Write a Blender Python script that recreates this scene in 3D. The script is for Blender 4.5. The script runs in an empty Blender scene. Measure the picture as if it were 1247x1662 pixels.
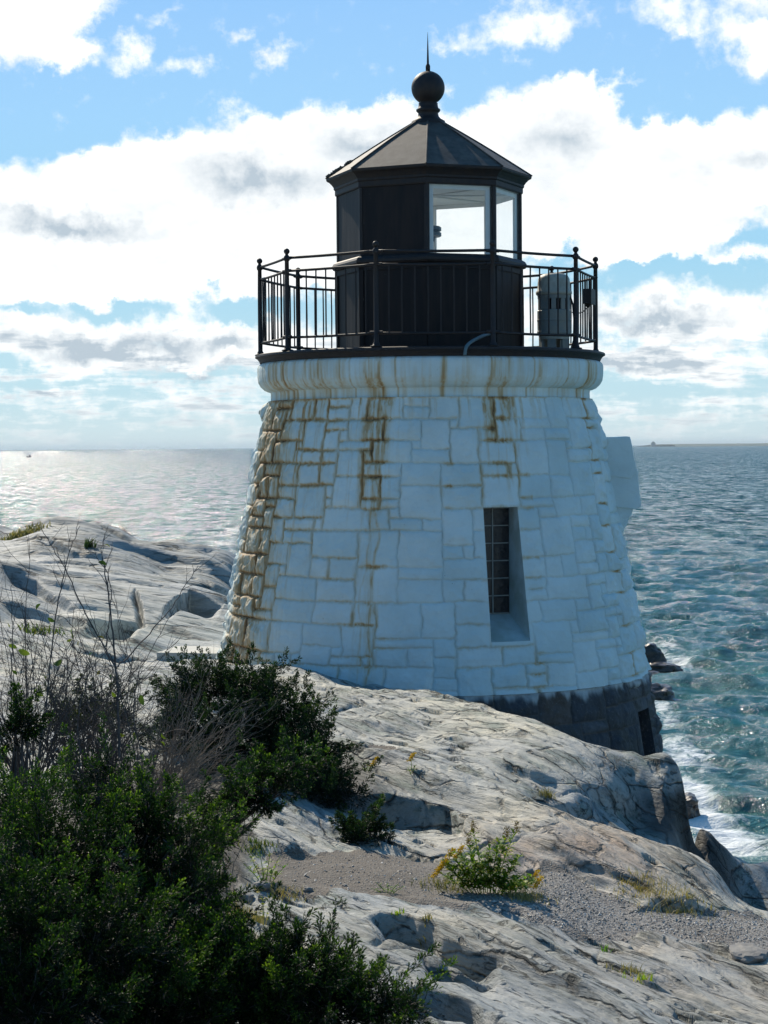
import bpy, math, random
import numpy as np
from mathutils import Vector, Matrix

# ------------------------------------------------------------------ camera
EYE = 9.3                      # eye height above the sea
F = 3200.0                     # focal length in photo pixels (photo is 1247 x 1662)
PITCH = math.atan(106.0 / F)
ROLL = math.radians(-0.42)
scn = bpy.context.scene
COL = scn.collection
cam_d = bpy.data.cameras.new('camera')
cam = bpy.data.objects.new('camera', cam_d)
COL.objects.link(cam)
scn.camera = cam
cam_d.sensor_fit = 'VERTICAL'
cam_d.sensor_height = 24.0
cam_d.lens = F / 1662.0 * 24.0
cam_d.clip_start = 0.1
cam_d.clip_end = 60000.0
CM = Matrix.Rotation(math.radians(90) - PITCH, 3, 'X') @ Matrix.Rotation(ROLL, 3, 'Z')
cam.matrix_world = Matrix.Translation((0, 0, EYE)) @ CM.to_4x4()

# ------------------------------------------------------------------ sun, exposure
SUN_AZ = math.radians(-24.0)   # left of the view direction, behind the tower
SUN_EL = math.radians(36.0)
sd = bpy.data.lights.new('sun', 'SUN')
sd.energy = 5.0
sd.angle = math.radians(0.5)
sd.color = (1.0, 0.90, 0.74)
sun = bpy.data.objects.new('sun', sd)
COL.objects.link(sun)
sdir = Vector((math.sin(SUN_AZ) * math.cos(SUN_EL), math.cos(SUN_AZ) * math.cos(SUN_EL), math.sin(SUN_EL)))
sun.rotation_euler = sdir.to_track_quat('Z', 'Y').to_euler()
scn.view_settings.view_transform = 'Standard'
scn.view_settings.look = 'None'
scn.view_settings.exposure = 0.0
scn.view_settings.gamma = 1.0
scn.cycles.use_denoising = True
scn.cycles.max_bounces = 6
scn.cycles.diffuse_bounces = 3
scn.cycles.glossy_bounces = 3
scn.cycles.transmission_bounces = 4
scn.cycles.transparent_max_bounces = 8
scn.cycles.sample_clamp_indirect = 4.0


# ------------------------------------------------------------------ node helpers
class NT:
    def __init__(s, nt):
        s.nt = nt
        s.n = nt.nodes
        s.l = nt.links

    def new(s, t, **k):
        x = s.n.new(t)
        for a, b in k.items():
            setattr(x, a, b)
        return x

    def put(s, sock, v):
        if v is None:
            return
        if isinstance(v, bpy.types.NodeSocket):
            s.l.new(v, sock)
        elif isinstance(v, (tuple, list)) and sock.type == 'RGBA' and len(v) == 3:
            sock.default_value = (*v, 1)
        else:
            sock.default_value = v

    def math(s, op, a, b=None, c=None, clamp=False):
        x = s.new('ShaderNodeMath', operation=op, use_clamp=clamp)
        s.put(x.inputs[0], a); s.put(x.inputs[1], b); s.put(x.inputs[2], c)
        return x.outputs[0]

    def mix(s, f, a, b, mode='MIX'):
        x = s.new('ShaderNodeMix', data_type='RGBA', blend_type=mode)
        s.put(x.inputs[0], f); s.put(x.inputs[6], a); s.put(x.inputs[7], b)
        return x.outputs[2]

    def map(s, v, a, b, c=0.0, d=1.0, smooth=False):
        x = s.new('ShaderNodeMapRange', interpolation_type='SMOOTHSTEP' if smooth else 'LINEAR')
        s.put(x.inputs[0], v); s.put(x.inputs[1], a); s.put(x.inputs[2], b); s.put(x.inputs[3], c); s.put(x.inputs[4], d)
        return x.outputs[0]

    def noise(s, vec, scale=1.0, detail=4.0, rough=0.55, dist=0.0, typ='FBM'):
        x = s.new('ShaderNodeTexNoise', noise_dimensions='3D', noise_type=typ)
        s.put(x.inputs['Vector'], vec)
        s.put(x.inputs['Scale'], scale); s.put(x.inputs['Detail'], detail)
        s.put(x.inputs['Roughness'], rough); s.put(x.inputs['Distortion'], dist)
        return x.outputs[0]

    def mapping(s, vec, loc=(0, 0, 0), rot=(0, 0, 0), scale=(1, 1, 1)):
        x = s.new('ShaderNodeMapping')
        s.put(x.inputs[0], vec); s.put(x.inputs[1], loc); s.put(x.inputs[2], rot); s.put(x.inputs[3], scale)
        return x.outputs[0]

    def attr(s, name):
        return s.new('ShaderNodeAttribute', attribute_name=name).outputs['Fac']

    def coord(s, which='Object'):
        return s.new('ShaderNodeTexCoord').outputs[which]


def material(name):
    m = bpy.data.materials.new(name)
    m.use_nodes = True
    t = NT(m.node_tree)
    b = m.node_tree.nodes['Principled BSDF']
    return m, t, b


def simple_mat(name, col, rough=0.6, col2=None, scale=8.0, metal=0.0, bump=0.0, bscale=40.0, spec=0.5):
    m, t, b = material(name)
    co = t.coord()
    if col2 is not None:
        f = t.map(t.noise(co, scale, 5, 0.6), 0.38, 0.62)
        t.put(b.inputs['Base Color'], t.mix(f, col, col2))
    else:
        t.put(b.inputs['Base Color'], col)
    b.inputs['Roughness'].default_value = rough
    b.inputs['Metallic'].default_value = metal
    b.inputs['Specular IOR Level'].default_value = spec
    if bump:
        bp = t.new('ShaderNodeBump')
        bp.inputs['Strength'].default_value = 1.0
        bp.inputs['Distance'].default_value = bump
        t.put(bp.inputs['Height'], t.noise(co, bscale, 5, 0.6))
        t.put(b.inputs['Normal'], bp.outputs[0])
    return m


# ------------------------------------------------------------------ world: Nishita sky with clouds
def make_world():
    w = bpy.data.worlds.new('World')
    scn.world = w
    w.use_nodes = True
    t = NT(w.node_tree)
    for n in list(t.n):
        t.n.remove(n)
    out = t.new('ShaderNodeOutputWorld')
    bg = t.new('ShaderNodeBackground')
    sky = t.new('ShaderNodeTexSky', sky_type='NISHITA')
    sky.sun_disc = False
    sky.sun_elevation = SUN_EL
    sky.sun_rotation = SUN_AZ
    sky.air_density = 1.0
    sky.dust_density = 0.35
    sky.ozone_density = 2.2
    STR = 0.075
    g = t.coord('Generated')
    sep = t.new('ShaderNodeSeparateXYZ'); t.put(sep.inputs[0], g)
    x, y, z = sep.outputs
    az = t.math('ARCTAN2', x, y)
    hyp = t.math('SQRT', t.math('ADD', t.math('MULTIPLY', x, x), t.math('MULTIPLY', y, y)))
    U = t.math('MULTIPLY', az, 32.0)                       # hundred-pixel units, 32 per radian
    V = t.math('MULTIPLY', t.math('ARCTAN2', z, hyp), 32.0)
    cb = t.new('ShaderNodeCombineXYZ')
    t.put(cb.inputs[0], U); t.put(cb.inputs[1], V); cb.inputs[2].default_value = 0
    P2 = cb.outputs[0]
    # edge displacement so that ellipses get billowy outlines
    wn = t.new('ShaderNodeTexNoise'); t.put(wn.inputs['Vector'], P2)
    wn.inputs['Scale'].default_value = 1.1; wn.inputs['Detail'].default_value = 7; wn.inputs['Roughness'].default_value = 0.62
    off = t.new('ShaderNodeVectorMath', operation='SUBTRACT'); t.put(off.inputs[0], wn.outputs['Color']); off.inputs[1].default_value = (0.5, 0.5, 0.5)
    sc = t.new('ShaderNodeVectorMath', operation='SCALE'); t.put(sc.inputs[0], off.outputs[0]); sc.inputs['Scale'].default_value = 1.25
    ad = t.new('ShaderNodeVectorMath', operation='ADD'); t.put(ad.inputs[0], P2); t.put(ad.inputs[1], sc.outputs[0])
    mz = t.new('ShaderNodeVectorMath', operation='MULTIPLY'); t.put(mz.inputs[0], ad.outputs[0]); mz.inputs[1].default_value = (1, 1, 0)
    PW = mz.outputs[0]

    def blobs(lst, vec):
        acc = None
        for (u, v, ru, rv, wt) in lst:
            cu, cv = (u - 623.5) / 100.0, (725.0 - v) / 100.0
            su, sv = 100.0 / ru, 100.0 / rv
            mp = t.mapping(vec, (-cu * su, -cv * sv, 0), (0, 0, 0), (su, sv, 1))
            gr = t.new('ShaderNodeTexGradient', gradient_type='SPHERICAL')
            t.put(gr.inputs[0], mp)
            q = gr.outputs['Fac'] if wt == 1 else t.math('MULTIPLY', gr.outputs['Fac'], wt)
            acc = q if acc is None else t.math('ADD', acc, q)
        return acc

    small = [  # small clouds high up
        (20, 30, 150, 90, 2.25), (110, 20, 120, 60, 1.80), (60, 95, 130, 50, 1.65), (-60, 60, 120, 110, 1.88), (140, 115, 70, 28, 1.20),
        (228, 90, 55, 40, 1.24), (315, 130, 75, 22, 0.81), (450, 108, 45, 26, 1.05), (398, 84, 32, 24, 0.74), (265, 40, 60, 16, 0.50),
        (830, 72, 110, 42, 1.05), (900, 45, 110, 40, 0.93), (730, 90, 55, 22, 0.68),
        (1090, 38, 100, 42, 0.99), (1110, 68, 60, 26, 0.74), (1215, 82, 95, 62, 1.24), (1220, 20, 70, 38, 0.93), (1240, 120, 60, 60, 0.93),
        (725, 155, 26, 14, 0.62), (1000, 158, 60, 12, 0.62),
    ]
    bank = [  # the big cumulus bank
        (60, 400, 330, 140, 3.5), (250, 330, 180, 120, 3.5), (420, 330, 250, 150, 4.0), (560, 290, 200, 130, 3.5), (640, 250, 130, 90, 2.5),
        (190, 285, 70, 50, 2.0), (880, 240, 150, 110, 3.5), (930, 195, 90, 55, 2.0), (800, 300, 200, 120, 3.5), (1000, 330, 230, 130, 4.0),
        (1080, 260, 140, 60, 2.0), (1210, 300, 180, 110, 3.5), (700, 400, 240, 110, 3), (420, 440, 200, 60, 1.6), (60, 470, 150, 40, 1.2),
        (1080, 395, 110, 30, 1.2), (1190, 430, 110, 24, 1.3), (1010, 420, 90, 22, 1.2), (240, 440, 170, 50, 1.6),
        (1130, 510, 240, 60, 1.8), (150, 555, 300, 60, 1.8), (430, 560, 160, 60, 1.6), (1080, 590, 250, 45, 1.3), (350, 500, 120, 40, 1.0),
        (1180, 650, 240, 30, 0.4), (200, 640, 300, 40, 0.35), (560, 600, 200, 60, 0.8), (820, 520, 200, 80, 1.3),
        (-300, 300, 300, 200, 2.5), (1600, 330, 300, 200, 2.5),
    ]
    holes = [  # gaps of blue
        (150, 498, 150, 26, -1.37), (30, 500, 80, 20, -0.86), (400, 492, 90, 26, -1.58), (1180, 365, 120, 16, -1.01), (900, 420, 120, 22, -1.08),
        (1100, 445, 160, 16, -1.08), (460, 425, 70, 16, -1.01), (1010, 640, 160, 14, -0.58),
    ]
    dens = t.math('ADD', blobs(small + bank, PW), blobs(holes, PW))
    # generic clouds over the rest of the sky, outside the pictured part
    n1 = t.noise(t.mapping(P2, (0, 0, 0), (0, 0, 0), (0.12, 0.22, 1)), 1.0, 6, 0.55)
    outside = t.map(t.math('ABSOLUTE', U), 8.0, 14.0)
    high = t.map(V, 8.0, 13.0)
    outm = t.math('MAXIMUM', outside, high)
    gen = t.math('MULTIPLY', t.math('MULTIPLY', t.map(n1, 0.54, 0.66), outm), t.map(y, 0.0, 0.6, 0.0, 1.0))
    dens = t.math('ADD', dens, gen)
    # flat layered cloud near the horizon
    st = t.noise(t.mapping(P2, (3, 1, 0), (0, 0, 0), (0.55, 3.2, 1)), 1.0, 7, 0.6)
    low = t.map(V, 2.6, 1.2, 0, 1, True)
    strat = t.math('MULTIPLY', t.map(st, 0.42, 0.60), low)
    dens = t.math('ADD', dens, t.math('MULTIPLY', strat, 0.85))
    fine = t.noise(P2, 2.6, 8, 0.62)
    dens = t.math('ADD', dens, t.math('MULTIPLY', t.math('SUBTRACT', fine, 0.5), 1.9))
    cov = t.map(dens, 0.10, 1.15, 0, 1, True)
    # grey undersides
    greys = [(420, 295, 150, 42, 1.4), (590, 245, 110, 40, 0.9), (120, 365, 170, 26, 1.5), (30, 345, 60, 16, 0.9), (910, 235, 100, 50, 1.0), (1220, 270, 90, 30, .8),
             (200, 560, 260, 28, 1.8), (380, 550, 60, 26, 1.4), (1060, 515, 170, 24, 1.7), (330, 600, 170, 16, 1.6), (1000, 600, 190, 18, 1.4), (60, 635, 120, 10, .9), (1100, 560, 160, 12, .8)]
    gsh = t.noise(t.mapping(P2, (7, 5, 0), (0, 0, 0), (0.8, 1.5, 1)), 1.0, 6, 0.6)
    gz = t.math('ADD', t.math('MULTIPLY', blobs(greys, PW), t.map(fine, 0.3, 0.62, 0.35, 0.85)), t.math('MULTIPLY', t.map(gsh, 0.50, 0.80), 0.40))
    stg = t.math('MULTIPLY', t.map(st, 0.52, 0.64), t.math('MULTIPLY', low, 0.85))
    gz = t.math('ADD', gz, stg, clamp=True)
    gz = t.math('ADD', gz, t.map(dens, 1.6, 4.6, 0.0, 0.14), clamp=True)
    cloud = t.mix(gz, (1.18, 1.19, 1.18, 1), (0.52, 0.61, 0.69, 1))
    # far from the sun the clouds are dimmer
    back = t.map(y, 0.0, 0.7, 0.25, 1.0, True)
    cloud = t.mix(1.0, cloud, back, 'MULTIPLY')
    ramp = t.new('ShaderNodeValToRGB')
    t.put(ramp.inputs[0], t.map(V, 0.0, 20.0))
    er = ramp.color_ramp
    for pos, colr in [(0.0, (0.60, 0.80, 0.86)), (0.08, (0.52, 0.78, 0.90)), (0.15, (0.38, 0.70, 0.92)), (0.26, (0.37, 0.68, 1.0)), (0.34, (0.33, 0.62, 1.0)), (0.44, (0.25, 0.55, 1.0)), (0.62, (0.14, 0.42, 0.95)), (1.0, (0.065, 0.28, 0.60))]:
        e = er.elements[0] if pos == 0.0 else (er.elements[-1] if pos == 1.0 else er.elements.new(pos))
        e.position = pos; e.color = (*colr, 1)
    dimb = t.map(y, 0.0, 0.85, 0.57, 1.0, True)
    rampc = t.new('ShaderNodeVectorMath', operation='SCALE'); t.put(rampc.inputs[0], ramp.outputs[0]); t.put(rampc.inputs['Scale'], t.math('MULTIPLY', dimb, 1.0 / STR))
    skyt = t.mix(1.0, sky.outputs[0], (0.6, 1.0, 1.3, 1), 'MULTIPLY')
    skyc = t.new('ShaderNodeVectorMath', operation='SCALE'); t.put(skyc.inputs[0], t.mix(0.965, skyt, rampc.outputs[0])); skyc.inputs['Scale'].default_value = 1.0
    cl = t.new('ShaderNodeVectorMath', operation='SCALE'); t.put(cl.inputs[0], cloud); cl.inputs['Scale'].default_value = 1.0 / STR
    haz = t.map(V, 0.0, 0.9, 0.55, 0.0, True)              # pale bright air right above the sea
    covh = t.math('MULTIPLY', cov, t.map(V, -0.2, 0.0))
    final = t.mix(t.math('MULTIPLY', covh, 0.97), skyc.outputs[0], cl.outputs[0])
    hz = (0.76 / STR, 0.86 / STR, 0.88 / STR, 1)
    final = t.mix(t.math('MULTIPLY', haz, t.map(V, -0.4, -0.1)), final, hz)
    t.put(bg.inputs['Color'], final)
    bg.inputs['Strength'].default_value = STR
    t.l.new(bg.outputs[0], out.inputs[0])
    w.cycles.sampling_method = 'MANUAL'
    w.cycles.sample_map_resolution = 1024


make_world()

# ------------------------------------------------------------------ mesh and tagging helpers


def P(u, v, d):
    """world point on the ray through photo pixel (u, v) at forward distance d"""
    r = CM @ Vector((u - 623.5, -(v - 831.0), -F))
    k = d / r.y
    return Vector((r.x * k, d, EYE + r.z * k))


def npmesh(name, verts, faces, mat, parent=None, smooth=True, attrs=None):
    """faces: (n,3) or (n,4) int array or list of such"""
    me = bpy.data.meshes.new(name)
    verts = np.asarray(verts, dtype=np.float32)
    if not isinstance(faces, list):
        faces = [faces]
    faces = [np.asarray(f, dtype=np.int32) for f in faces if len(f)]
    nl = sum(f.size for f in faces)
    nf = sum(len(f) for f in faces)
    me.vertices.add(len(verts))
    me.vertices.foreach_set('co', verts.ravel())
    me.loops.add(nl)
    me.loops.foreach_set('vertex_index', np.concatenate([f.ravel() for f in faces]))
    me.polygons.add(nf)
    tot = np.concatenate([np.full(len(f), f.shape[1], dtype=np.int32) for f in faces])
    st = np.concatenate([[0], np.cumsum(tot)[:-1]]).astype(np.int32)
    me.polygons.foreach_set('loop_start', st)
    me.update(calc_edges=True)
    me.validate()
    me.polygons.foreach_set('use_smooth', np.full(len(me.polygons), bool(smooth)))
    for k, a in (attrs or {}).items():
        at = me.attributes.new(k, 'FLOAT', 'POINT')
        at.data.foreach_set('value', np.asarray(a, dtype=np.float32))
    me.materials.append(mat)
    o = bpy.data.objects.new(name, me)
    COL.objects.link(o)
    if parent is not None:
        o.parent = parent
    return o


def tag(o, label=None, cat=None, group=None, kind=None):
    if label: o['label'] = label
    if cat: o['category'] = cat
    if group: o['group'] = group
    if kind: o['kind'] = kind
    return o


def empty(name, loc, label=None, cat=None, group=None):
    o = bpy.data.objects.new(name, None)
    COL.objects.link(o)
    o.location = loc
    o.empty_display_size = 0.2
    return tag(o, label, cat, group)


class MB:
    """mesh builder collecting quads / tris"""
    def __init__(s):
        s.v = []; s.f4 = []; s.f3 = []; s.n = 0

    def add(s, v, f4=(), f3=()):
        b = s.n
        s.v.append(np.asarray(v, dtype=float).reshape(-1, 3)); s.n += len(s.v[-1])
        if len(f4): s.f4.append(np.asarray(f4, dtype=int) + b)
        if len(f3): s.f3.append(np.asarray(f3, dtype=int) + b)

    def box(s, x0, x1, y0, y1, z0, z1, M=None):
        v = np.array([(x, y, z) for z in (z0, z1) for y in (y0, y1) for x in (x0, x1)], dtype=float)
        if M is not None: v = v @ np.array(M.to_3x3()).T + np.array(M.translation)
        s.add(v, [(0, 2, 3, 1), (4, 5, 7, 6), (0, 1, 5, 4), (2, 6, 7, 3), (0, 4, 6, 2), (1, 3, 7, 5)])

    def tube(s, pts, rad, n=8, cap=True):
        pts = np.asarray(pts, dtype=float)
        k = len(pts)
        rad = np.broadcast_to(np.asarray(rad, dtype=float), (k,))
        tg = np.gradient(pts, axis=0)
        tg /= np.linalg.norm(tg, axis=1)[:, None] + 1e-12
        ref = np.array([0, 0, 1.0]) if abs(tg[:, 2]).mean() < 0.8 else np.array([1.0, 0, 0])
        a = np.cross(tg, ref); a /= np.linalg.norm(a, axis=1)[:, None] + 1e-12
        b = np.cross(tg, a)
        ang = np.arange(n) * 2 * math.pi / n
        v = pts[:, None, :] + rad[:, None, None] * (np.cos(ang)[None, :, None] * a[:, None, :] + np.sin(ang)[None, :, None] * b[:, None, :])
        v = v.reshape(-1, 3)
        i = np.arange(k - 1)[:, None] * n; j = np.arange(n)[None, :]; j2 = (j + 1) % n
        f = np.stack([i + j, i + j2, i + n + j2, i + n + j], -1).reshape(-1, 4)
        if cap:
            v = np.vstack([v, pts[:1], pts[-1:]])
            c0, c1 = k * n, k * n + 1
            jj = np.arange(n)
            t0 = np.stack([np.full(n, c0), (jj + 1) % n, jj], -1)
            t1 = np.stack([np.full(n, c1), (k - 1) * n + jj, (k - 1) * n + (jj + 1) % n], -1)
            s.add(v, f, np.vstack([t0, t1]))
        else:
            s.add(v, f)

    def lathe(s, prof, cx=0, cy=0, n=48, phase=0.0, close=False):
        """prof list of (r, z)"""
        prof = np.asarray(prof, dtype=float)
        k = len(prof)
        ang = np.arange(n) * 2 * math.pi / n + phase
        v = np.stack([cx + prof[:, 0:1] * np.sin(ang)[None], cy - prof[:, 0:1] * np.cos(ang)[None], np.repeat(prof[:, 1:2], n, 1)], -1).reshape(-1, 3)
        i = np.arange(k - 1)[:, None] * n; j = np.arange(n)[None, :]; j2 = (j + 1) % n
        f = np.stack([i + j, i + j2, i + n + j2, i + n + j], -1).reshape(-1, 4)
        s.add(v, f)

    def build(s, name, mat, parent=None, smooth=False, attrs=None):
        f = []
        if s.f4: f.append(np.vstack(s.f4))
        if s.f3: f.append(np.vstack(s.f3))
        v = np.vstack(s.v)
        if parent is not None and parent.get('org') is None and parent.parent is None:
            v = v - np.array(parent.location)
        elif parent is not None and parent.parent is not None:
            v = v - np.array(parent.parent.location)
        return npmesh(name, v, f, mat, parent, smooth, attrs)


# ------------------------------------------------------------------ numpy noise
_rs = np.random.RandomState(7)
_G = _rs.randn(4096, 3); _G /= np.linalg.norm(_G, axis=1)[:, None]


def _h(i, j, k):
    return ((i * 73856093) ^ (j * 19349663) ^ (k * 83492791)) & 4095


def perlin(x, y, z=None, seed=0):
    x = np.asarray(x, dtype=float) + seed * 17.31
    y = np.asarray(y, dtype=float) - seed * 9.77
    xi = np.floor(x).astype(np.int64); yi = np.floor(y).astype(np.int64)
    fx = x - xi; fy = y - yi
    u = fx * fx * fx * (fx * (fx * 6 - 15) + 10); v = fy * fy * fy * (fy * (fy * 6 - 15) + 10)
    if z is None:
        def g(a, b):
            q = _G[_h(xi + a, yi + b, np.int64(seed * 131 + 5))]
            return q[..., 0] * (fx - a) + q[..., 1] * (fy - b)
        return 1.6 * ((g(0, 0) * (1 - u) + g(1, 0) * u) * (1 - v) + (g(0, 1) * (1 - u) + g(1, 1) * u) * v)
    z = np.asarray(z, dtype=float)
    zi = np.floor(z).astype(np.int64); fz = z - zi
    w = fz * fz * fz * (fz * (fz * 6 - 15) + 10)

    def g3(a, b, c):
        q = _G[_h(xi + a, yi + b, zi + c + seed * 131)]
        return q[..., 0] * (fx - a) + q[..., 1] * (fy - b) + q[..., 2] * (fz - c)
    r = 0
    for c, wc in ((0, 1 - w), (1, w)):
        r = r + wc * ((g3(0, 0, c) * (1 - u) + g3(1, 0, c) * u) * (1 - v) + (g3(0, 1, c) * (1 - u) + g3(1, 1, c) * u) * v)
    return 1.5 * r


def fbm(x, y, z=None, o=4, seed=0, gain=0.5):
    r = 0; a = 1.0; fr = 1.0
    for i in range(o):
        r = r + a * perlin(x * fr, y * fr, None if z is None else z * fr, seed + i)
        a *= gain; fr *= 2.03
    return r


def sstep(a, b, x):
    t = np.clip((x - a) / (b - a), 0, 1)
    return t * t * (3 - 2 * t)


# ------------------------------------------------------------------ terrain height
A_PIX = [
 # main rock before the tower: ridge, surface, ledge
 (480,1085,22.6),(540,1107,22.2),(600,1127,21.3),(700,1137,20),(780,1152,19.2),(850,1175,18.5),(900,1195,18),(940,1217,17.6),(1040,1250,16.8),(1090,1275,16.4),(1110,1300,16.2),
 (620,1200,17.5),(700,1180,18.3),(800,1200,17.3),(750,1260,16),(950,1270,15.9),(900,1330,14.9),
 (600,1280,15.6),(690,1283,15.6),(760,1335,14.6),(610,1310,15.35),(690,1337,15.05),(755,1352,14.45),
 (1000,1285,16.0),(1045,1272,16.25),(1100,1285,16.1),(960,1305,15.5),(1045,1350,15.98),(1100,1362,15.9),(975,1345,15.3),
 # lower right tongue
 (780,1347,14.3),(900,1352,14.3),(1000,1362,14.4),(1100,1377,14.4),(1160,1412,14.2),(1195,1466,13.7),(890,1400,13.6),(960,1425,13.5),(1050,1462,13.1),(1180,1484,13.1),
 # shaded rock down to the sea
 (1212,1480,14.2),(1247,1482,14.3),(1130,1372,16.35),(1180,1379,16.35),(1247,1398,16.3),(1340,1425,16.2),(1150,1425,15.95),(1212,1474,15.95),(1247,1476,15.9),(1340,1490,15.9),
 # dirt and gravel
 (600,1420,13),(480,1440,12.6),(700,1402,13.5),(900,1432,13.1),(1000,1482,12.7),(1100,1510,12.4),(1247,1500,12.8),(1247,1545,12.1),(760,1440,12.9),
 # slab in the bush shadow
 (430,1330,14.6),(600,1322,15.0),(700,1352,14.5),(870,1425,13.3),(850,1385,13.8),(540,1375,13.8),
 # foreground rock
 (380,1460,12.1),(560,1452,12.5),(680,1465,12.3),(800,1472,12.3),(880,1496,12),(950,1545,11.4),(1060,1600,10.9),(1150,1662,10.4),(500,1560,10.5),(600,1662,9.3),(800,1600,10.4),(900,1662,9.8),(700,1540,11),
 # right foreground slab
 (950,1522,12),(1100,1560,11.6),(1247,1565,11.7),(1247,1662,10.6),(1180,1640,10.8),
 # left, under and behind the shrubs
 (200,1500,8.5),(0,1662,6.5),(400,1662,8.6),(300,1400,12),(100,1300,13),
 (330,1050,26.3),(300,1035,27),(100,1020,26),(0,1000,27),(0,900,33),(150,930,31),(300,980,29),(100,1100,22),(250,1080,24),(0,1150,18),(400,1070,25),(380,1000,29),
 (0,838,42),(100,852,41),(200,862,40),(300,880,39),(390,892,38),(-250,828,42),
]
A_W = [(2.51,16.3,-3.6),(2.48,15.95,-3.55),(2.54,16.9,-4.3),(2.5,17.6,-4.5),(2.3,18.6,-4.5),(2.0,19.8,-4.2),(0,0,-1.62),(-3,2,-1.6),(3,3,-2.1),(-5,8,-1.9),(4,6,-2.6),(6,10,-3.2),(0,5,-2.1),
 (-10,50,-10.3),(-3,46,-10.3),(-22,52,-10.3),(-7.3,38,-1.68),(-6.8,36,-1.78),(-4,36,-1.95),(-12,38,-1.6),(-5,38.5,-1.72),(-3.6,35,-2.05),(-2.8,36.5,-2.05),(-7.7,40,-1.55),(-9,35,-1.8),(-18,30,-2.0),(-12,14,-2.0),
 (.6,25.6,-3.4),(-2.9,25.6,-2.72),(3.8,25.6,-5.4),(4,22,-4.7),(5,25,-6.8),(3,30,-6.8),(6,20,-5.8),(9,18,-6.5),(0,34,-5.5),(2,38,-10.3),
 (9,24,-10.3),(8,30,-10.3),(13,18,-9),(14,14,-6),(1.6,21.8,-3.4),(0.5,22.6,-3.0),(20,30,-11),(-6,44,-8)]
_pts = [tuple(P(*a)) for a in A_PIX] + [(x, y, EYE + z) for x, y, z in A_W]
_pts = np.array(_pts)


def _warp(x, y):
    """compress far distance so that the fit is even"""
    s = 12.0
    yy = s * np.log1p(np.maximum(y, -5) / s)
    return x * (yy + 6) / (np.maximum(y, 0) + 6) * 2.2, yy * 2.2


_px, _py = _warp(_pts[:, 0], _pts[:, 1])
_n = len(_pts)
_K = np.hypot(_px[:, None] - _px[None], _py[:, None] - _py[None])
_A = np.zeros((_n + 3, _n + 3))
_A[:_n, :_n] = -np.sqrt(_K ** 2 + 0.01) - 0 + np.eye(_n) * -0.0
_A[:_n, _n] = 1; _A[:_n, _n + 1] = _px; _A[:_n, _n + 2] = _py
_A[_n, :_n] = 1; _A[_n + 1, :_n] = _px; _A[_n + 2, :_n] = _py
_W = np.linalg.solve(_A, np.concatenate([_pts[:, 2], np.zeros(3)]))


def zbase(x, y):
    x = np.asarray(x, float); y = np.asarray(y, float)
    sh = x.shape; x = x.ravel(); y = y.ravel()
    wx, wy = _warp(x, y)
    r = np.empty(len(x))
    for a in range(0, len(x), 60000):
        b = slice(a, a + 60000)
        k = -np.sqrt((wx[b, None] - _px[None]) ** 2 + (wy[b, None] - _py[None]) ** 2 + 0.01)
        r[b] = k @ _W[:_n] + _W[_n] + _W[_n + 1] * wx[b] + _W[_n + 2] * wy[b]
    return r.reshape(sh)


def hit(u, v, zf, d0=5.0, d1=60.0):
    a = np.arange(d0, d1, 0.05)
    r = CM @ Vector((u - 623.5, -(v - 831.0), -F))
    x = r.x / r.y * a; z = EYE + r.z / r.y * a
    g = zf(x, a)
    i = np.argmax(z < g)
    if not (z < g).any():
        i = len(a) - 1
    return Vector((x[i], a[i], g[i]))


# ledges: polylines in photo pixels, the near side drops by h and climbs back over w metres
LEDGES = [
 ([(585,1292),(640,1283),(700,1290),(745,1318),(768,1342)], 0.36, 0.8),
 ([(612,1486),(680,1498),(745,1520),(800,1558)], 0.42, 0.8),
 ([(690,1556),(740,1566),(790,1590)], 0.16, 0.45),
 ([(655,1612),(700,1602),(740,1612),(800,1650)], 0.34, 0.65),
 ([(395,1474),(450,1493),(490,1515)], 0.14, 0.35),
 ([(965,1535),(1010,1572),(1060,1600),(1110,1615),(1190,1668)], 0.17, 0.26),
 ([(830,1395),(870,1402),(905,1425)], 0.05, 0.3),
 ([(600,1172),(650,1185),(690,1200)], 0.07, 0.5),
 ([(800,1240),(860,1262),(930,1290)], 0.08, 0.6),
 ([(850,1290),(900,1310),(985,1325)], 0.10, 0.5),
 ([(940,1280),(1000,1300),(1040,1310)], 0.14, 0.5),
 ([(950,1480),(1060,1475),(1190,1484)], 0.09, 0.35),
 ([(920,1400),(1000,1440),(1060,1462)], 0.07, 0.3),
 ([(560,1140),(640,1150),(720,1165)], 0.05, 0.4),
 ([(275,972),(310,962),(335,972),(365,985)], 0.55, 2.0),
 ([(150,1003),(200,1000),(232,1003)], 0.35, 1.6),
 ([(222,950),(232,975),(236,1003)], 0.25, 0.9),
 ([(0,925),(60,940),(130,985)], 0.18, 1.5),
 ([(0,965),(80,980),(150,1010)], 0.2, 1.5),
 ([(250,900),(320,925),(380,935)], 0.16, 1.5),
 ([(60,860),(120,868),(200,885)], 0.14, 1.6),
 ([(100,1040),(180,1060),(300,1075)], 0.12, 1.2),
 ([(480,1100),(500,1090),(520,1100)], 0.04, 0.3),
 ([(430,1345),(480,1372),(560,1390)], 0.08, 0.3),
 ([(700,1392),(760,1400),(800,1405)], 0.05, 0.25),
]
_LED = []
for pl, h, w in LEDGES:
    q = [hit(u, v, zbase) for u, v in pl]
    _LED.append((np.array([(p.x, p.y) for p in q]), h, w))


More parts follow.
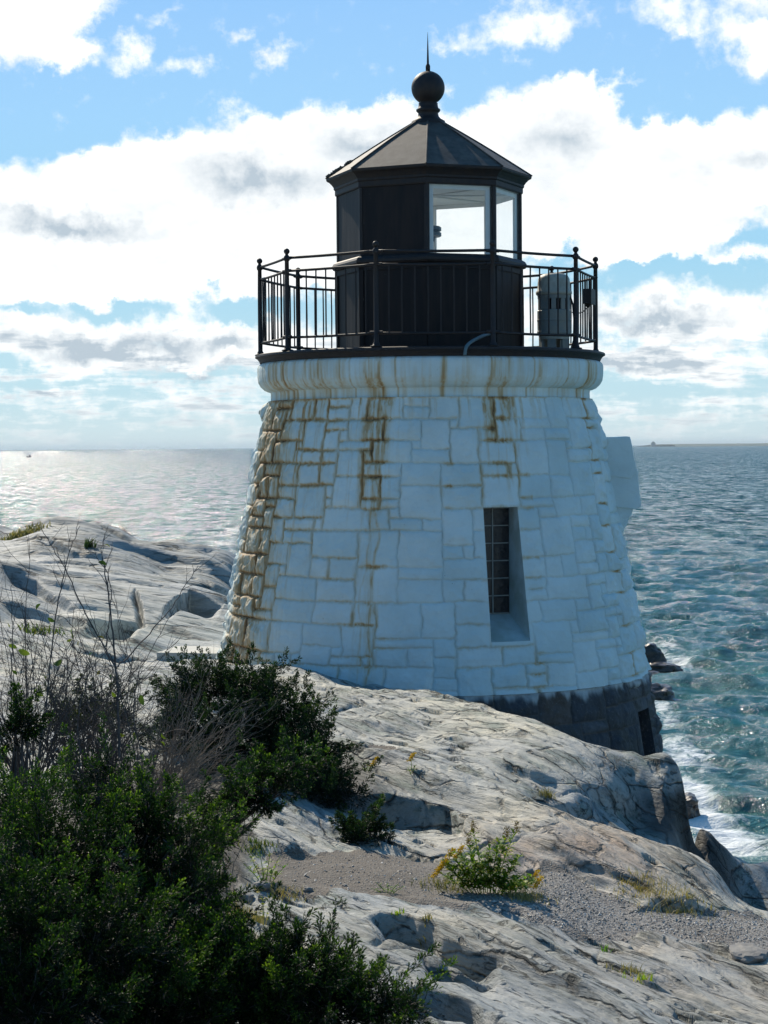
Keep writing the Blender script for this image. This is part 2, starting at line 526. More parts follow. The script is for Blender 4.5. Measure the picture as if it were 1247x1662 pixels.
def ledges(x, y):
    r = np.zeros_like(x)
    fj = 1 - 0.8 * sstep(20, 26, y)
    jx = x + 0.10 * perlin(x * 2.3, y * 2.3, seed=31) * fj
    jy = y + (0.14 * perlin(x * 2.3, y * 2.3, seed=32) + 0.03 * perlin(x * 6, y * 6, seed=34)) * fj
    for pl, h, w in _LED:
        x0, x1 = pl[:, 0].min() - 0.3, pl[:, 0].max() + 0.3
        y0, y1 = pl[:, 1].min() - w - 0.4, pl[:, 1].max() + 0.4
        m = (x > x0) & (x < x1) & (y > y0) & (y < y1)
        if not m.any():
            continue
        xx, yy = jx[m], jy[m]
        yl = np.interp(xx, *(lambda o: (pl[o, 0], pl[o, 1]))(np.argsort(pl[:, 0])))
        t = (yl - yy)                                   # distance to the near side of the edge
        L = x1 - x0 - 0.6
        e = sstep(x0 + 0.25, x0 + 0.3 + 0.25 * L, xx) * (1 - sstep(x1 - 0.3 - 0.25 * L, x1 - 0.25, xx))
        c = np.where(t > 0, sstep(0, 0.07 + 0.08 * w, t) * np.clip(1 - t / w, 0, 1) ** 1.3 * 1.15, 0)
        r[m] -= h * e * c
    return r


SA = np.array([0.50, -0.866])     # strike of the layering
SB = np.array([0.866, 0.50])


def gravel_mask(x, y):
    """where dirt and gravel lies"""
    u = 623.5 + x / y * F
    # gravel apron bounded in world space by two soft polygons
    m1 = poly_soft(x, y, GP1)
    m2 = poly_soft(x, y, GP2)
    n = 0.12 * fbm(x * 1.7, y * 1.7, o=3, seed=51)
    return np.clip(np.maximum(m1, m2) + n, -1, 1)


def poly_soft(x, y, pl):
    """signed distance to polygon, + inside"""
    ins = np.zeros(x.shape, bool); dmin = np.full(x.shape, 9.0)
    k = len(pl)
    for i in range(k):
        x0, y0 = pl[i]; x1, y1 = pl[(i + 1) % k]
        c = ((y0 > y) != (y1 > y)) & (x < (x1 - x0) * (y - y0) / (y1 - y0 + 1e-12) + x0)
        ins ^= c
        dx, dy = x1 - x0, y1 - y0
        t = np.clip(((x - x0) * dx + (y - y0) * dy) / (dx * dx + dy * dy), 0, 1)
        dmin = np.minimum(dmin, np.hypot(x - x0 - t * dx, y - y0 - t * dy))
    return np.where(ins, dmin, -dmin)


def _gp(l):
    return [(hit(u, v, zbase).x, hit(u, v, zbase).y) for u, v in l]


GP1 = _gp([(430,1385),(560,1380),(650,1385),(720,1398),(800,1408),(880,1412),(890,1398),(960,1440),(1040,1475),(1120,1486),(1247,1490),(1300,1500),
           (1300,1550),(1180,1530),(1080,1522),(960,1518),(890,1490),(800,1465),(680,1458),(560,1446),(470,1452),(400,1440)])
GP2 = _gp([(596,1205),(640,1212),(665,1225),(630,1232),(590,1222)])


def saw(t, s=0.12):
    f = t - np.floor(t)
    k = np.clip(f / s, 0, 1); k = k * k * (3 - 2 * k)
    return np.where(f < s, k, 1 - (f - s) / (1 - s))


def plates(p, q, seed, tilt=1.0, sharp=16.0):
    """angular slabs: nearest-point cells, each with its own height and slope"""
    pi = np.floor(p).astype(np.int64); qi = np.floor(q).astype(np.int64)
    W = np.zeros_like(p); h = np.zeros_like(p)
    for a in (-1, 0, 1):
        for b in (-1, 0, 1):
            k = _h(pi + a, qi + b, np.int64(seed)); g = _G[k]
            cx = pi + a + 0.5 + 0.48 * g[..., 0]; cy = qi + b + 0.5 + 0.48 * g[..., 1]
            d = np.abs(p - cx) * 1.0 + np.abs(q - cy) * 1.2
            w = np.exp(-sharp * d)
            g2 = _G[(k * 7 + 13) & 4095]
            W += w
            h += w * (g2[..., 0] * 0.9 + tilt * (g2[..., 1] * (p - cx) + (g2[..., 2] * 0.6 - 0.5) * (q - cy)))
    return h / W


def rock_detail(x, y):
    p = x * SA[0] + y * SA[1]
    q = x * SB[0] + y * SB[1]
    big = 0.055 * fbm(p * 0.25, q * 0.7, o=3, seed=3)
    w = 0.35 * fbm(p * 0.22, q * 0.5, o=3, seed=11)
    m = sstep(-0.15, 0.5, fbm(p * 0.25 + 5, q * 0.9, o=3, seed=13))
    m2 = sstep(0.0, 0.5, fbm(p * 0.5, q * 2.2, o=3, seed=17))
    m3 = sstep(-0.1, 0.5, fbm(p * 0.8 + 3, q * 3.0, o=3, seed=19))
    s1 = saw(q * 1.35 + w * 2.2, 0.11) * 0.095 * m
    s2 = saw(q * 3.7 + 1.1 * fbm(p * 0.45, q * 0.9, o=3, seed=15), 0.2) * 0.045 * m2
    s3 = saw(q * 9 + 1.6 * fbm(p * 0.9, q * 1.4, o=3, seed=18), 0.3) * 0.020 * m3
    fine = 0.013 * fbm(p * 1.2, q * 9.0, o=4, seed=5) + 0.004 * fbm(x * 11, y * 11, o=3, seed=6)
    pit = -0.05 * sstep(0.32, 0.50, fbm(p * 1.5, q * 7.0, o=3, seed=25)) * sstep(-.1, .4, fbm(x * .9, y * .9, o=2, seed=26))
    c = np.abs(perlin(p * 0.55, q * 0.18, seed=21))
    crack = -0.05 * np.exp(-(c / 0.010) ** 2) * sstep(0.0, 0.3, perlin(p * .3, q * .5, seed=22))
    wp = 0.25 * fbm(p * 1.1, q * 1.6, o=3, seed=121); wq = 0.22 * fbm(p * 0.9, q * 1.9, o=3, seed=122)
    k1 = sstep(-0.35, 0.25, fbm(p * 0.3, q * 0.7, o=2, seed=123)); k2 = sstep(-0.3, 0.3, fbm(p * 0.6 + 9, q * 1.3, o=2, seed=124))
    pl = 0.040 * plates(p * 0.55 + wp, q * 2.0 + wq, 31) * k1 + 0.016 * plates(p * 1.6 + 2 * wp, q * 5.0 + 2 * wq, 32, 1.0, 9.0) * k2 + 0.005 * plates(p * 4 + 4 * wp, q * 12 + 4 * wq, 33, 1.0, 6.0)
    return big + s1 * 0.8 + s2 * 0.7 + s3 * 0.7 + fine * 0.7 + crack + pit + pl


def rock_far(x, y):
    """the broad smooth outcrop by the sea: long swells and sparse joints"""
    a, b = 0.93, -0.37
    p = x * a + y * b
    q = -x * b + y * a
    big = 0.22 * fbm(p * 0.12, q * 0.22, o=3, seed=103)
    m = sstep(-0.1, 0.5, fbm(p * 0.2, q * 0.35, o=3, seed=113))
    s1 = saw(q * 0.42 + 0.9 * fbm(p * 0.10, q * 0.16, o=3, seed=111), 0.12) * 0.16 * m
    s2 = saw(q * 1.3 + 1.2 * fbm(p * 0.25, q * 0.3, o=3, seed=115), 0.10) * 0.06 * sstep(0.0, 0.5, fbm(p * 0.3, q * 0.6, o=3, seed=117))
    fine = 0.035 * fbm(p * 0.6, q * 1.5, o=5, seed=105)
    wp = 0.2 * fbm(p * 0.4, q * 0.7, o=3, seed=131)
    pl = 0.055 * plates(p * 0.22 + wp, q * 0.7 + wp, 41) + 0.026 * plates(p * 0.7 + 2 * wp, q * 2.4 + 2 * wp, 42)
    return big + s1 + s2 + fine + pl - 0.10 - 0.20 * sstep(30, 37, y)


def zfull(x, y):
    x = np.asarray(x, float); y = np.asarray(y, float)
    zb = zbase(x, y)
    g = gravel_mask(x, y)
    gk = sstep(-0.06, 0.10, g)
    fm = sstep(22.5, 27, y + 0.3 * x)
    near = sstep(1.0, 8.0, y)
    rd = np.where(fm < 1, rock_detail(x, y), 0) * (1 - fm) * near + rock_far(x, y) * fm
    gr = 0.02 * fbm(x * 1.2, y * 1.2, o=3, seed=41) + 0.0018 * fbm(x * 26, y * 26, o=2, seed=43)
    z = zb + ledges(x, y) * (1 - gk) + rd * (1 - gk) + (gr - 0.015) * gk
    return z


# ------------------------------------------------------------------ materials for the ground
def rock_material():
    m, t, b = material('rock')
    co = t.coord('Object')
    ang = math.atan2(SA[1], SA[0])
    vs = t.mapping(co, (0, 0, 0), (0, 0, -ang), (1, 1, 1))
    # mapping rotates the vector so x runs along the strike
    vf = t.mapping(co, (0, 0, 0), (0, 0, math.atan2(0.37, 0.93)), (0.35, 0.35, 0.35))
    farf = t.attr('farrock')
    vv = t.new('ShaderNodeMix', data_type='VECTOR'); t.put(vv.inputs[0], t.math('GREATER_THAN', farf, 0.5)); t.put(vv.inputs[4], vs); t.put(vv.inputs[5], vf)
    vs = vv.outputs[1]
    st = t.mapping(vs, (0, 0, 0), (0, 0, 0), (0.8, 6.5, 6.5))
    st2 = t.mapping(vs, (4, 2, 0), (0, 0, 0), (2.2, 24.0, 24.0))
    n_big = t.noise(co, 0.6, 5, 0.6)
    n_mid = t.noise(t.mapping(vs, (0, 0, 0), (0, 0, 0), (1.1, 4.0, 4.0)), 1.0, 7, 0.68, 0.5)
    n_st = t.noise(st, 1.0, 8, 0.68, 0.9)
    n_st2 = t.noise(st2, 1.0, 5, 0.68, 0.8)
    n_f = t.noise(co, 30, 4, 0.7)
    cream = (0.60, 0.56, 0.44, 1); grey = (0.37, 0.39, 0.385, 1); green = (0.17, 0.225, 0.19, 1); pink = (0.50, 0.34, 0.23, 1)
    c = t.mix(t.map(n_big, 0.42, 0.64), grey, cream)
    c = t.mix(t.math('MULTIPLY', t.map(n_mid, 0.50, 0.62), 0.8), c, green)
    c = t.mix(t.math('MULTIPLY', t.attr('pink'), t.map(n_mid, 0.30, 0.6, 0.5, 1.0)), c, pink)
    c = t.mix(t.attr('cool'), c, t.mix(t.map(n_st, 0.38, 0.60), (0.38, 0.39, 0.385, 1), (0.17, 0.20, 0.20, 1)))
    li = t.math('MULTIPLY', t.map(n_mid, 0.46, 0.34), 0.55)
    c = t.mix(li, c, (0.58, 0.56, 0.50, 1))
    dk = t.math('MULTIPLY', t.map(n_st, 0.55, 0.66), 0.6)
    c = t.mix(dk, c, (0.07, 0.085, 0.078, 1))
    rl = t.map(t.math('ABSOLUTE', t.math('SUBTRACT', n_st, 0.5)), 0.005, 0.020, 1.0, 0.0)      # thin crack lines
    rl = t.math('MULTIPLY', rl, t.map(n_mid, 0.50, 0.60))
    c = t.mix(t.math('MULTIPLY', rl, 0.88), c, (0.03, 0.033, 0.03, 1))
    dk2 = t.math('MULTIPLY', t.map(n_st2, 0.57, 0.66), t.map(n_big, 0.40, 0.6, 0.2, 0.75))
    c = t.mix(dk2, c, (0.07, 0.07, 0.06, 1))
    sp = t.map(n_f, 0.58, 0.68)
    c = t.mix(t.math('MULTIPLY', sp, 0.4), c, (0.08, 0.08, 0.07, 1))
    ve = t.new('ShaderNodeTexVoronoi', feature='DISTANCE_TO_EDGE')
    dn = t.new('ShaderNodeTexNoise'); dn.inputs['Scale'].default_value = 2.2; dn.inputs['Detail'].default_value = 5; t.put(dn.inputs['Vector'], vs)
    da = t.new('ShaderNodeVectorMath', operation='MULTIPLY_ADD'); t.put(da.inputs[0], dn.outputs['Color']); da.inputs[1].default_value = (0.7, 0.22, 0.22); t.put(da.inputs[2], vs)
    t.put(ve.inputs['Vector'], t.mapping(da.outputs[0], (0, 0, 0), (0, 0, 0), (0.8, 4.2, 4.2))); ve.inputs['Scale'].default_value = 1.0
    vc = t.math('MULTIPLY', t.map(ve.outputs['Distance'], 0.0, 0.045, 1.0, 0.0), t.map(n_mid, 0.40, 0.55))
    c = t.mix(t.math('MULTIPLY', vc, 0.85), c, (0.03, 0.033, 0.03, 1))
    n_p = t.noise(t.mapping(vs, (9, 3, 0), (0, 0, 0), (3.2, 14.0, 14.0)), 1.0, 3, 0.6, 0.4)
    pit = t.math('MULTIPLY', t.map(n_p, 0.63, 0.69), t.map(n_big, 0.35, 0.6, 0.3, 1.0))
    c = t.mix(t.math('MULTIPLY', pit, 0.85), c, (0.035, 0.04, 0.035, 1))
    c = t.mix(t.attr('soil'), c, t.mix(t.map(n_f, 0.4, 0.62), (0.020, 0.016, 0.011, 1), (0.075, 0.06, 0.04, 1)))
    c = t.mix(t.attr('wet_dark'), c, (0.035, 0.032, 0.028, 1))
    t.put(b.inputs['Base Color'], c)
    b.inputs['Roughness'].default_value = 0.70
    b.inputs['Specular IOR Level'].default_value = 0.4
    h = t.math('ADD', t.math('MULTIPLY', n_st, 1.0), t.math('MULTIPLY', n_st2, 0.22))
    h = t.math('ADD', h, t.math('MULTIPLY', n_mid, 0.5))
    h = t.math('SUBTRACT', h, t.math('MULTIPLY', rl, 0.30))
    h = t.math('SUBTRACT', h, t.math('MULTIPLY', pit, 0.7))
    h = t.math('SUBTRACT', h, t.math('MULTIPLY', vc, 0.5))
    h = t.math('ADD', h, t.math('MULTIPLY', n_f, 0.07))
    bp = t.new('ShaderNodeBump'); bp.inputs['Strength'].default_value = 1.0; bp.inputs['Distance'].default_value = 0.06
    t.put(bp.inputs['Height'], h); t.put(b.inputs['Normal'], bp.outputs[0])
    return m


def gravel_material():
    m, t, b = material('gravel')
    co = t.coord('Object')
    vo = t.new('ShaderNodeTexVoronoi'); t.put(vo.inputs['Vector'], co); vo.inputs['Scale'].default_value = 70
    vs = t.new('ShaderNodeSeparateColor'); t.put(vs.inputs[0], vo.outputs['Color'])
    c = t.mix(vs.outputs[0], (0.11, 0.10, 0.095, 1), (0.36, 0.34, 0.31, 1))
    n = t.noise(co, 1.3, 5, 0.6)
    sx = t.new('ShaderNodeSeparateXYZ'); t.put(sx.inputs[0], co)
    dirt = t.math('MAXIMUM', t.map(n, 0.46, 0.62, 0, 0.7), t.map(sx.outputs[0], 0.9, 0.1, 0.0, 0.85))
    c = t.mix(dirt, c, t.mix(0.22, (0.095, 0.070, 0.045, 1), c))
    t.put(b.inputs['Base Color'], c)
    b.inputs['Roughness'].default_value = 0.85
    bp = t.new('ShaderNodeBump'); bp.inputs['Strength'].default_value = 1.0; bp.inputs['Distance'].default_value = 0.007
    t.put(bp.inputs['Height'], vo.outputs['Distance']); t.put(b.inputs['Normal'], bp.outputs[0])
    return m


M_rock = rock_material()
M_gravel = gravel_material()


def make_terrain():
    T = np.tan
    azc = np.radians(12.2)
    az = np.concatenate([np.linspace(-0.75, -T(azc), 50)[:-1], np.linspace(-T(azc), T(azc), 960), np.linspace(T(azc), 0.75, 50)[1:]])
    d = np.concatenate([np.linspace(-1.0, 8.5, 60)[:-1], np.geomspace(8.5, 24, 900)[:-1], np.geomspace(24, 46, 420)[:-1], np.linspace(46, 60, 20)])
    D, A = np.meshgrid(d, az, indexing='ij')
    X = A * (D + 3.0) * (D / (D + 3.0)) if False else A * np.maximum(D, 0.0) + A * 6.0 * np.clip(1 - D / 8.5, 0, 1)
    Y = D
    Z = zfull(X, np.maximum(Y, 0.05))
    nr, nc = D.shape
    V = np.stack([X, Y, Z], -1).reshape(-1, 3)
    i = np.arange(nr - 1)[:, None] * nc; j = np.arange(nc - 1)[None]
    Fq = np.stack([i + j, i + j + 1, i + nc + j + 1, i + nc + j], -1).reshape(-1, 4)
    g = gravel_mask(X, np.maximum(Y, 0.05)).ravel()
    z = V[:, 2]
    wet_dark = 1 - sstep(1.2, 4.2, z + 0.6 * fbm(V[:, 0] * .8, V[:, 1] * .8, o=3, seed=61))
    x, y = V[:, 0], V[:, 1]
    pk = np.exp(-((x - 1.35) / 0.8) ** 2 - ((y - 13.9) / 0.8) ** 2) + 0.45 * np.exp(-((x - 1.6) / 1.2) ** 2 - ((y - 11.4) / 0.8) ** 2)
    pk = np.clip(pk * (0.8 + 0.8 * fbm(x * 1.4, y * 1.4, o=3, seed=71)), 0, 1)
    cool = sstep(24, 30, y + 1.5 * fbm(x * .4, y * .4, o=3, seed=81)) * 0.85 + 0.80 * np.exp(-((x - 0.5) / 1.3) ** 4 - ((y - 10.2) / 1.7) ** 4) * (0.7 + 0.6 * fbm(x * .9, y * .9, o=3, seed=82))
    cool = np.clip(cool, 0, 1)
    frk = sstep(22.5, 27, y + 0.3 * x)
    uu = 623.5 + x / np.maximum(y, 1) * F
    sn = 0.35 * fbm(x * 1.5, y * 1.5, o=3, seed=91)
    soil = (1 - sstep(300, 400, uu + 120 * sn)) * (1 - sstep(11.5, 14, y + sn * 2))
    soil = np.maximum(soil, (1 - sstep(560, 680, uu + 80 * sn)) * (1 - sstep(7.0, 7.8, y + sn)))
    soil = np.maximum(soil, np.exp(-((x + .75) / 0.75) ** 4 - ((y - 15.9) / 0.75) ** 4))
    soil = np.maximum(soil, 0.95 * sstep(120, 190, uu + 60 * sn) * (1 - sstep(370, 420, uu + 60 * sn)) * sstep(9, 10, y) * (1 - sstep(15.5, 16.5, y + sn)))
    dkk = np.exp(-((x - 2.35) / 0.5) ** 4 - ((y - 16.15) / 0.5) ** 4) * sstep(-.2, .4, 3.1 - (EYE - z) * -1 - 6.0 - 6.45 + 0.3 * sn) * 0
    wet_dark = np.maximum(wet_dark, sstep(1.85, 2.25, x + 0.5 * sn) * (1 - sstep(2.75, 3.0, x)) * sstep(15.6, 15.9, y) * (1 - sstep(17.2, 17.8, y)) * sstep(2.74, 2.88, EYE - z + 0.25 * sn) * 0.9)  # steep right end of the main rock darkened too, above the wet band
    gf = g[Fq].mean(1) > 0.0
    out = []
    for nm, sel, mat in (('rocky_ground', ~gf, M_rock), ('path', gf, M_gravel)):
        f = Fq[sel]
        used = np.zeros(len(V), bool); used[f.ravel()] = True
        idx = np.cumsum(used) - 1
        o = npmesh(nm, V[used], idx[f], mat, None, True, dict(pink=pk[used], cool=cool[used], wet_dark=wet_dark[used], farrock=frk[used], soil=soil[used]))
        tag(o, kind='structure')
        out.append(o)
    return out


make_terrain()

# ------------------------------------------------------------------ the sea
M_sea = None


def sea_height(x, y):
    rs = np.random.RandomState(5)
    h = np.zeros_like(x)
    for i in range(46):
        lam = 0.7 * (8.0 / 0.7) ** rs.rand()
        th = math.radians(-105 + rs.randn() * 32)
        k = 2 * math.pi / lam
        a = 0.0108 * lam ** 0.95
        ph = k * (x * math.cos(th) + y * math.sin(th)) + rs.rand() * 6.28 + 0.9 * perlin(x / lam / 3, y / lam / 3, seed=90 + i % 7)
        h += a * (np.exp(np.sin(ph)) - 1.266) * 0.75
    h += 0.10 * fbm(x * 0.7, y * 0.45, o=4, seed=77)
    return h


def make_sea():
    global M_sea
    m, t, b = material('sea_water')
    M_sea = m
    geo = t.new('ShaderNodeNewGeometry')
    co = geo.outputs['Position']
    foam = t.attr('foam')
    shal = t.attr('shallow')
    fn = t.noise(co, 1.7, 8, 0.72, 1.2)
    fm = t.map(t.math('ADD', foam, t.math('MULTIPLY', t.math('SUBTRACT', fn, 0.5), 1.9)), 0.42, 0.85)
    cap = t.noise(t.mapping(co, (0, 0, 0), (0, 0, 0.1), (0.35, 0.16, 1)), 1.0, 7, 0.68, 0.4)
    capm = t.math('MULTIPLY', t.map(cap, 0.655, 0.71), t.attr('crest'))
    fm = t.math('MAXIMUM', fm, t.math('MULTIPLY', capm, 0.8))
    base = t.mix(t.map(t.noise(co, 0.07, 4, 0.6), 0.35, 0.65), (0.010, 0.100, 0.125, 1), (0.018, 0.140, 0.135, 1))
    base = t.mix(shal, base, (0.05, 0.17, 0.155, 1))
    t.put(b.inputs['Base Color'], t.mix(fm, base, (0.85, 0.88, 0.88, 1)))
    t.put(b.inputs['Roughness'], t.map(fm, 0, 1, 0.10, 0.8))
    b.inputs['IOR'].default_value = 1.33
    t.put(b.inputs['Specular IOR Level'], t.map(t.attr('farness'), 0, 1, 0.34, 0.34))
    n1 = t.noise(t.mapping(co, (0, 0, 0), (0, 0, 0.2), (0.9, 1.4, 1)), 1.0, 6, 0.66, 0.3)
    bp = t.new('ShaderNodeBump'); bp.inputs['Strength'].default_value = 1.0; bp.inputs['Distance'].default_value = 1.0
    t.put(bp.inputs['Height'], t.math('MULTIPLY', n1, 0.30))
    # wind ripples as slopes, every size from centimetres to hundreds of metres
    wn = t.new('ShaderNodeTexNoise'); wn.inputs['Scale'].default_value = 1.0; wn.inputs['Detail'].default_value = 10; wn.inputs['Roughness'].default_value = 0.84
    t.put(wn.inputs['Vector'], t.mapping(co, (0, 0, 0), (0, 0, 0.15), (0.42, 0.20, 0.3)))
    sb = t.new('ShaderNodeVectorMath', operation='SUBTRACT'); t.put(sb.inputs[0], wn.outputs['Color']); sb.inputs[1].default_value = (0.5, 0.5, 0.5)
    ml = t.new('ShaderNodeVectorMath', operation='MULTIPLY'); t.put(ml.inputs[0], sb.outputs[0]); ml.inputs[1].default_value = (4.0, 4.4, 0)
    s2 = t.new('ShaderNodeVectorMath', operation='SCALE'); t.put(s2.inputs[0], ml.outputs[0]); t.put(s2.inputs['Scale'], t.math('ADD', t.math('MULTIPLY', t.attr('farness'), 0.65), 0.35))
    tl = t.new('ShaderNodeCombineXYZ'); t.put(tl.inputs[1], t.math('MULTIPLY', t.attr('farness'), -0.30))   # mean slope of the wave faces turned to the shore
    a2 = t.new('ShaderNodeVectorMath', operation='ADD'); a3 = t.new('ShaderNodeVectorMath', operation='ADD'); t.put(a3.inputs[0], bp.outputs[0]); t.put(a3.inputs[1], tl.outputs[0]); t.put(a2.inputs[0], a3.outputs[0]); t.put(a2.inputs[1], s2.outputs[0])
    nn = t.new('ShaderNodeVectorMath', operation='NORMALIZE'); t.put(nn.inputs[0], a2.outputs[0])
    t.put(b.inputs['Normal'], nn.outputs[0])

    az = np.concatenate([np.linspace(-1.6, -0.22, 60)[:-1], np.linspace(-0.22, 0.26, 640), np.linspace(0.26, 1.6, 60)[1:]])
    d = np.concatenate([np.geomspace(14, 40, 30)[:-1], np.geomspace(40, 110, 330)[:-1], np.geomspace(110, 500, 260)[:-1], np.geomspace(500, 40000, 50)])
    D, A = np.meshgrid(d, az, indexing='ij')
    X = A * D; Y = D
    fade = (1 - 0.75 * sstep(90, 240, D)) * (1 - sstep(260, 520, D)) * sstep(18, 40, D)
    H = np.zeros_like(D)
    k = D[:, 0] < 520
    H[k] = sea_height(X[k], Y[k])
    H *= fade
    nr, nc = D.shape
    V = np.stack([X, Y, H], -1).reshape(-1, 3)
    i = np.arange(nr - 1)[:, None] * nc; j = np.arange(nc - 1)[None]
    Fq = np.stack([i + j, i + j + 1, i + nc + j + 1, i + nc + j], -1).reshape(-1, 4)
    fo = np.zeros_like(D)
    sh = np.zeros_like(D)
    for (u, v, ru, rv, a) in [(1145, 1335, 70, 55, 1.1), (1120, 1285, 45, 45, .95), (1190, 1368, 90, 26, 0.9), (1115, 1225, 60, 45, 0.75), (1090, 1075, 60, 34, 0.62), (1130, 1095, 70, 16, 0.5),
                              (1075, 1155, 30, 40, 0.65), (1150, 1130, 40, 9, 0.6), (1220, 1180, 60, 20, 0.35), (1080, 1050, 40, 14, 0.6),
                              (375, 862, 26, 12, 0.6), (340, 855, 30, 8, 0.4), (1190, 1240, 60, 14, 0.4), (1230, 1150, 40, 12, .35)]:
        c = P(u, v, 100); kk = EYE / (EYE - c.z); cx, cy = c.x * kk, 100 * kk
        c2 = P(u, v + rv, 100); k2 = EYE / (EYE - c2.z); ry = abs(cy - 100 * k2) ; rx = ru / F * cy
        e = np.exp(-((X - cx) / rx) ** 2 - ((Y - cy) / ry) ** 2)
        fo = np.maximum(fo, a * e)
        e2 = np.exp(-((X - cx) / rx / 2.2) ** 2 - ((Y - cy) / ry / 2.2) ** 2)
        sh = np.maximum(sh, a * e2)
    for (u, v, ru, rv, a) in [(260, 830, 230, 50, 0.8), (380, 870, 60, 30, .9)]:
        c = P(u, v, 100); kk = EYE / (EYE - c.z); cx, cy = c.x * kk, 100 * kk
        c2 = P(u, v + rv, 100); ry = abs(cy - 100 * EYE / (EYE - c2.z)); rx = ru / F * cy
        sh = np.maximum(sh, a * np.exp(-((X - cx) / rx) ** 2 - ((Y - cy) / ry) ** 2))
    cr = sstep(0.05, 0.42, H)
    cr[~k] = 0.35
    far = sstep(50, 260, D)
    o = npmesh('sea', V, Fq, m, None, True, dict(foam=fo.ravel(), shallow=sh.ravel(), crest=cr.ravel(), farness=far.ravel()))
    tag(o, kind='structure')


make_sea()

# ------------------------------------------------------------------ the lighthouse
S = 0.008                     # metres per photo pixel at the tower's axis
_a = P(698.8, 725, 25.6)
AX, AY = _a.x, _a.y


def zz(v):
    return EYE + v * S        # v: photo pixels above the horizon, at the axis


M_paint = None


def paint_material():
    m, t, b = material('painted_stone')
    co = t.coord('Object')
    j = t.attr('joint'); s = t.attr('stain'); bk = t.attr('block')
    n1 = t.noise(co, 1.6, 5, 0.6)
    n2 = t.noise(co, 9.0, 5, 0.65)
    n3 = t.noise(co, 46.0, 3, 0.6)
    streak = t.noise(t.mapping(co, (0, 0, 0), (0, 0, 0), (26, 26, 1.3)), 1.0, 4, 0.6)
    c = t.mix(t.map(bk, 0, 1), (0.62, 0.76, 0.78, 1), (0.74, 0.84, 0.84, 1))
    c = t.mix(t.math('MULTIPLY', t.map(n1, 0.42, 0.65), 0.45), c, (0.50, 0.60, 0.60, 1))
    c = t.mix(t.math('MULTIPLY', t.map(n2, 0.55, 0.72), 0.22), c, (0.50, 0.53, 0.50, 1))
    jm = t.math('MULTIPLY', j, t.map(n2, 0.33, 0.6, 0.10, 0.50))
    c = t.mix(jm, c, (0.42, 0.42, 0.37, 1))
    # mildew specks
    sp = t.map(n3, 0.70, 0.76)
    c = t.mix(t.math('MULTIPLY', sp, t.map(n1, 0.45, 0.6)), c, (0.12, 0.11, 0.09, 1))
    # rust: pale wash, ochre, dark in the joints
    sv = t.math('MULTIPLY', s, t.map(streak, 0.30, 0.62, 0.35, 1.25))
    c = t.mix(t.map(sv, 0.05, 0.45, 0, 0.75), c, (0.56, 0.43, 0.22, 1))
    c = t.mix(t.map(sv, 0.33, 0.80, 0, 0.85), c, (0.38, 0.215, 0.075, 1))
    c = t.mix(t.map(sv, 0.85, 1.30, 0, 0.80), c, (0.12, 0.075, 0.038, 1))
    t.put(b.inputs['Base Color'], c)
    b.inputs['Roughness'].default_value = 0.7
    b.inputs['Specular IOR Level'].default_value = 0.3
    bp = t.new('ShaderNodeBump'); bp.inputs['Strength'].default_value = 0.8; bp.inputs['Distance'].default_value = 0.02
    t.put(bp.inputs['Height'], t.math('ADD', t.math('MULTIPLY', n2, 0.7), t.math('MULTIPLY', t.noise(co, 24, 4, 0.6), 0.35)))
    t.put(b.inputs['Normal'], bp.outputs[0])
    return m


def granite_material():
    m, t, b = material('granite')
    co = t.coord('Object')
    j = t.attr('joint'); bk = t.attr('block')
    n1 = t.noise(co, 3.0, 5, 0.65); n2 = t.noise(co, 30.0, 4, 0.7)
    c = t.mix(bk, (0.030, 0.036, 0.048, 1), (0.115, 0.118, 0.13, 1))
    c = t.mix(t.map(n1, 0.45, 0.62), c, (0.060, 0.056, 0.052, 1))
    c = t.mix(t.math('MULTIPLY', t.map(bk, 0.86, 0.9), 0.45), c, (0.13, 0.085, 0.06, 1))
    c = t.mix(t.math('MULTIPLY', t.map(n2, 0.58, 0.66), 0.6), c, (0.16, 0.16, 0.16, 1))
    c = t.mix(t.math('MULTIPLY', j, 0.9), c, (0.17, 0.16, 0.14, 1))
    c = t.mix(t.math('MULTIPLY', t.attr('stain'), t.map(n1, 0.3, 0.6, 0.4, 1)), c, (0.62, 0.66, 0.66, 1))
    t.put(b.inputs['Base Color'], c)
    b.inputs['Roughness'].default_value = 0.8
    bp = t.new('ShaderNodeBump'); bp.inputs['Strength'].default_value = 1.0; bp.inputs['Distance'].default_value = 0.03
    t.put(bp.inputs['Height'], t.math('ADD', n1, t.math('MULTIPLY', n2, 0.4))); t.put(b.inputs['Normal'], bp.outputs[0])
    return m


M_paint = paint_material()
M_granite = granite_material()
M_plain = simple_mat('painted_plaster', (0.50, 0.60, 0.62, 1), 0.6, (0.36, 0.43, 0.40, 1), 3.0, bump=0.006, bscale=20)
M_iron = simple_mat('black_iron', (0.010, 0.008, 0.011, 1), 0.6, (0.022, 0.014, 0.012, 1), 14.0, bump=0.002, bscale=90)
M_roof = simple_mat('roof_iron', (0.055, 0.046, 0.040, 1), 0.7, (0.105, 0.092, 0.080, 1), 6.0, bump=0.003, bscale=60)
M_panel, _t, _b = material('lantern_panel')
_co = _t.coord()
_nz = _t.noise(_t.mapping(_co, (0, 0, 0), (0, 0, 0), (9, 9, 1.2)), 1.0, 5, 0.6)
_c = _t.mix(_t.map(_nz, 0.4, 0.62), (0.008, 0.006, 0.008, 1), (0.020, 0.013, 0.012, 1))
_c = _t.mix(_t.map(_t.noise(_t.mapping(_co, (3, 1, 0), (0, 0, 0), (16, 16, 6)), 1.0, 5, 0.7), 0.70, 0.73), _c, (0.09, 0.085, 0.08, 1))
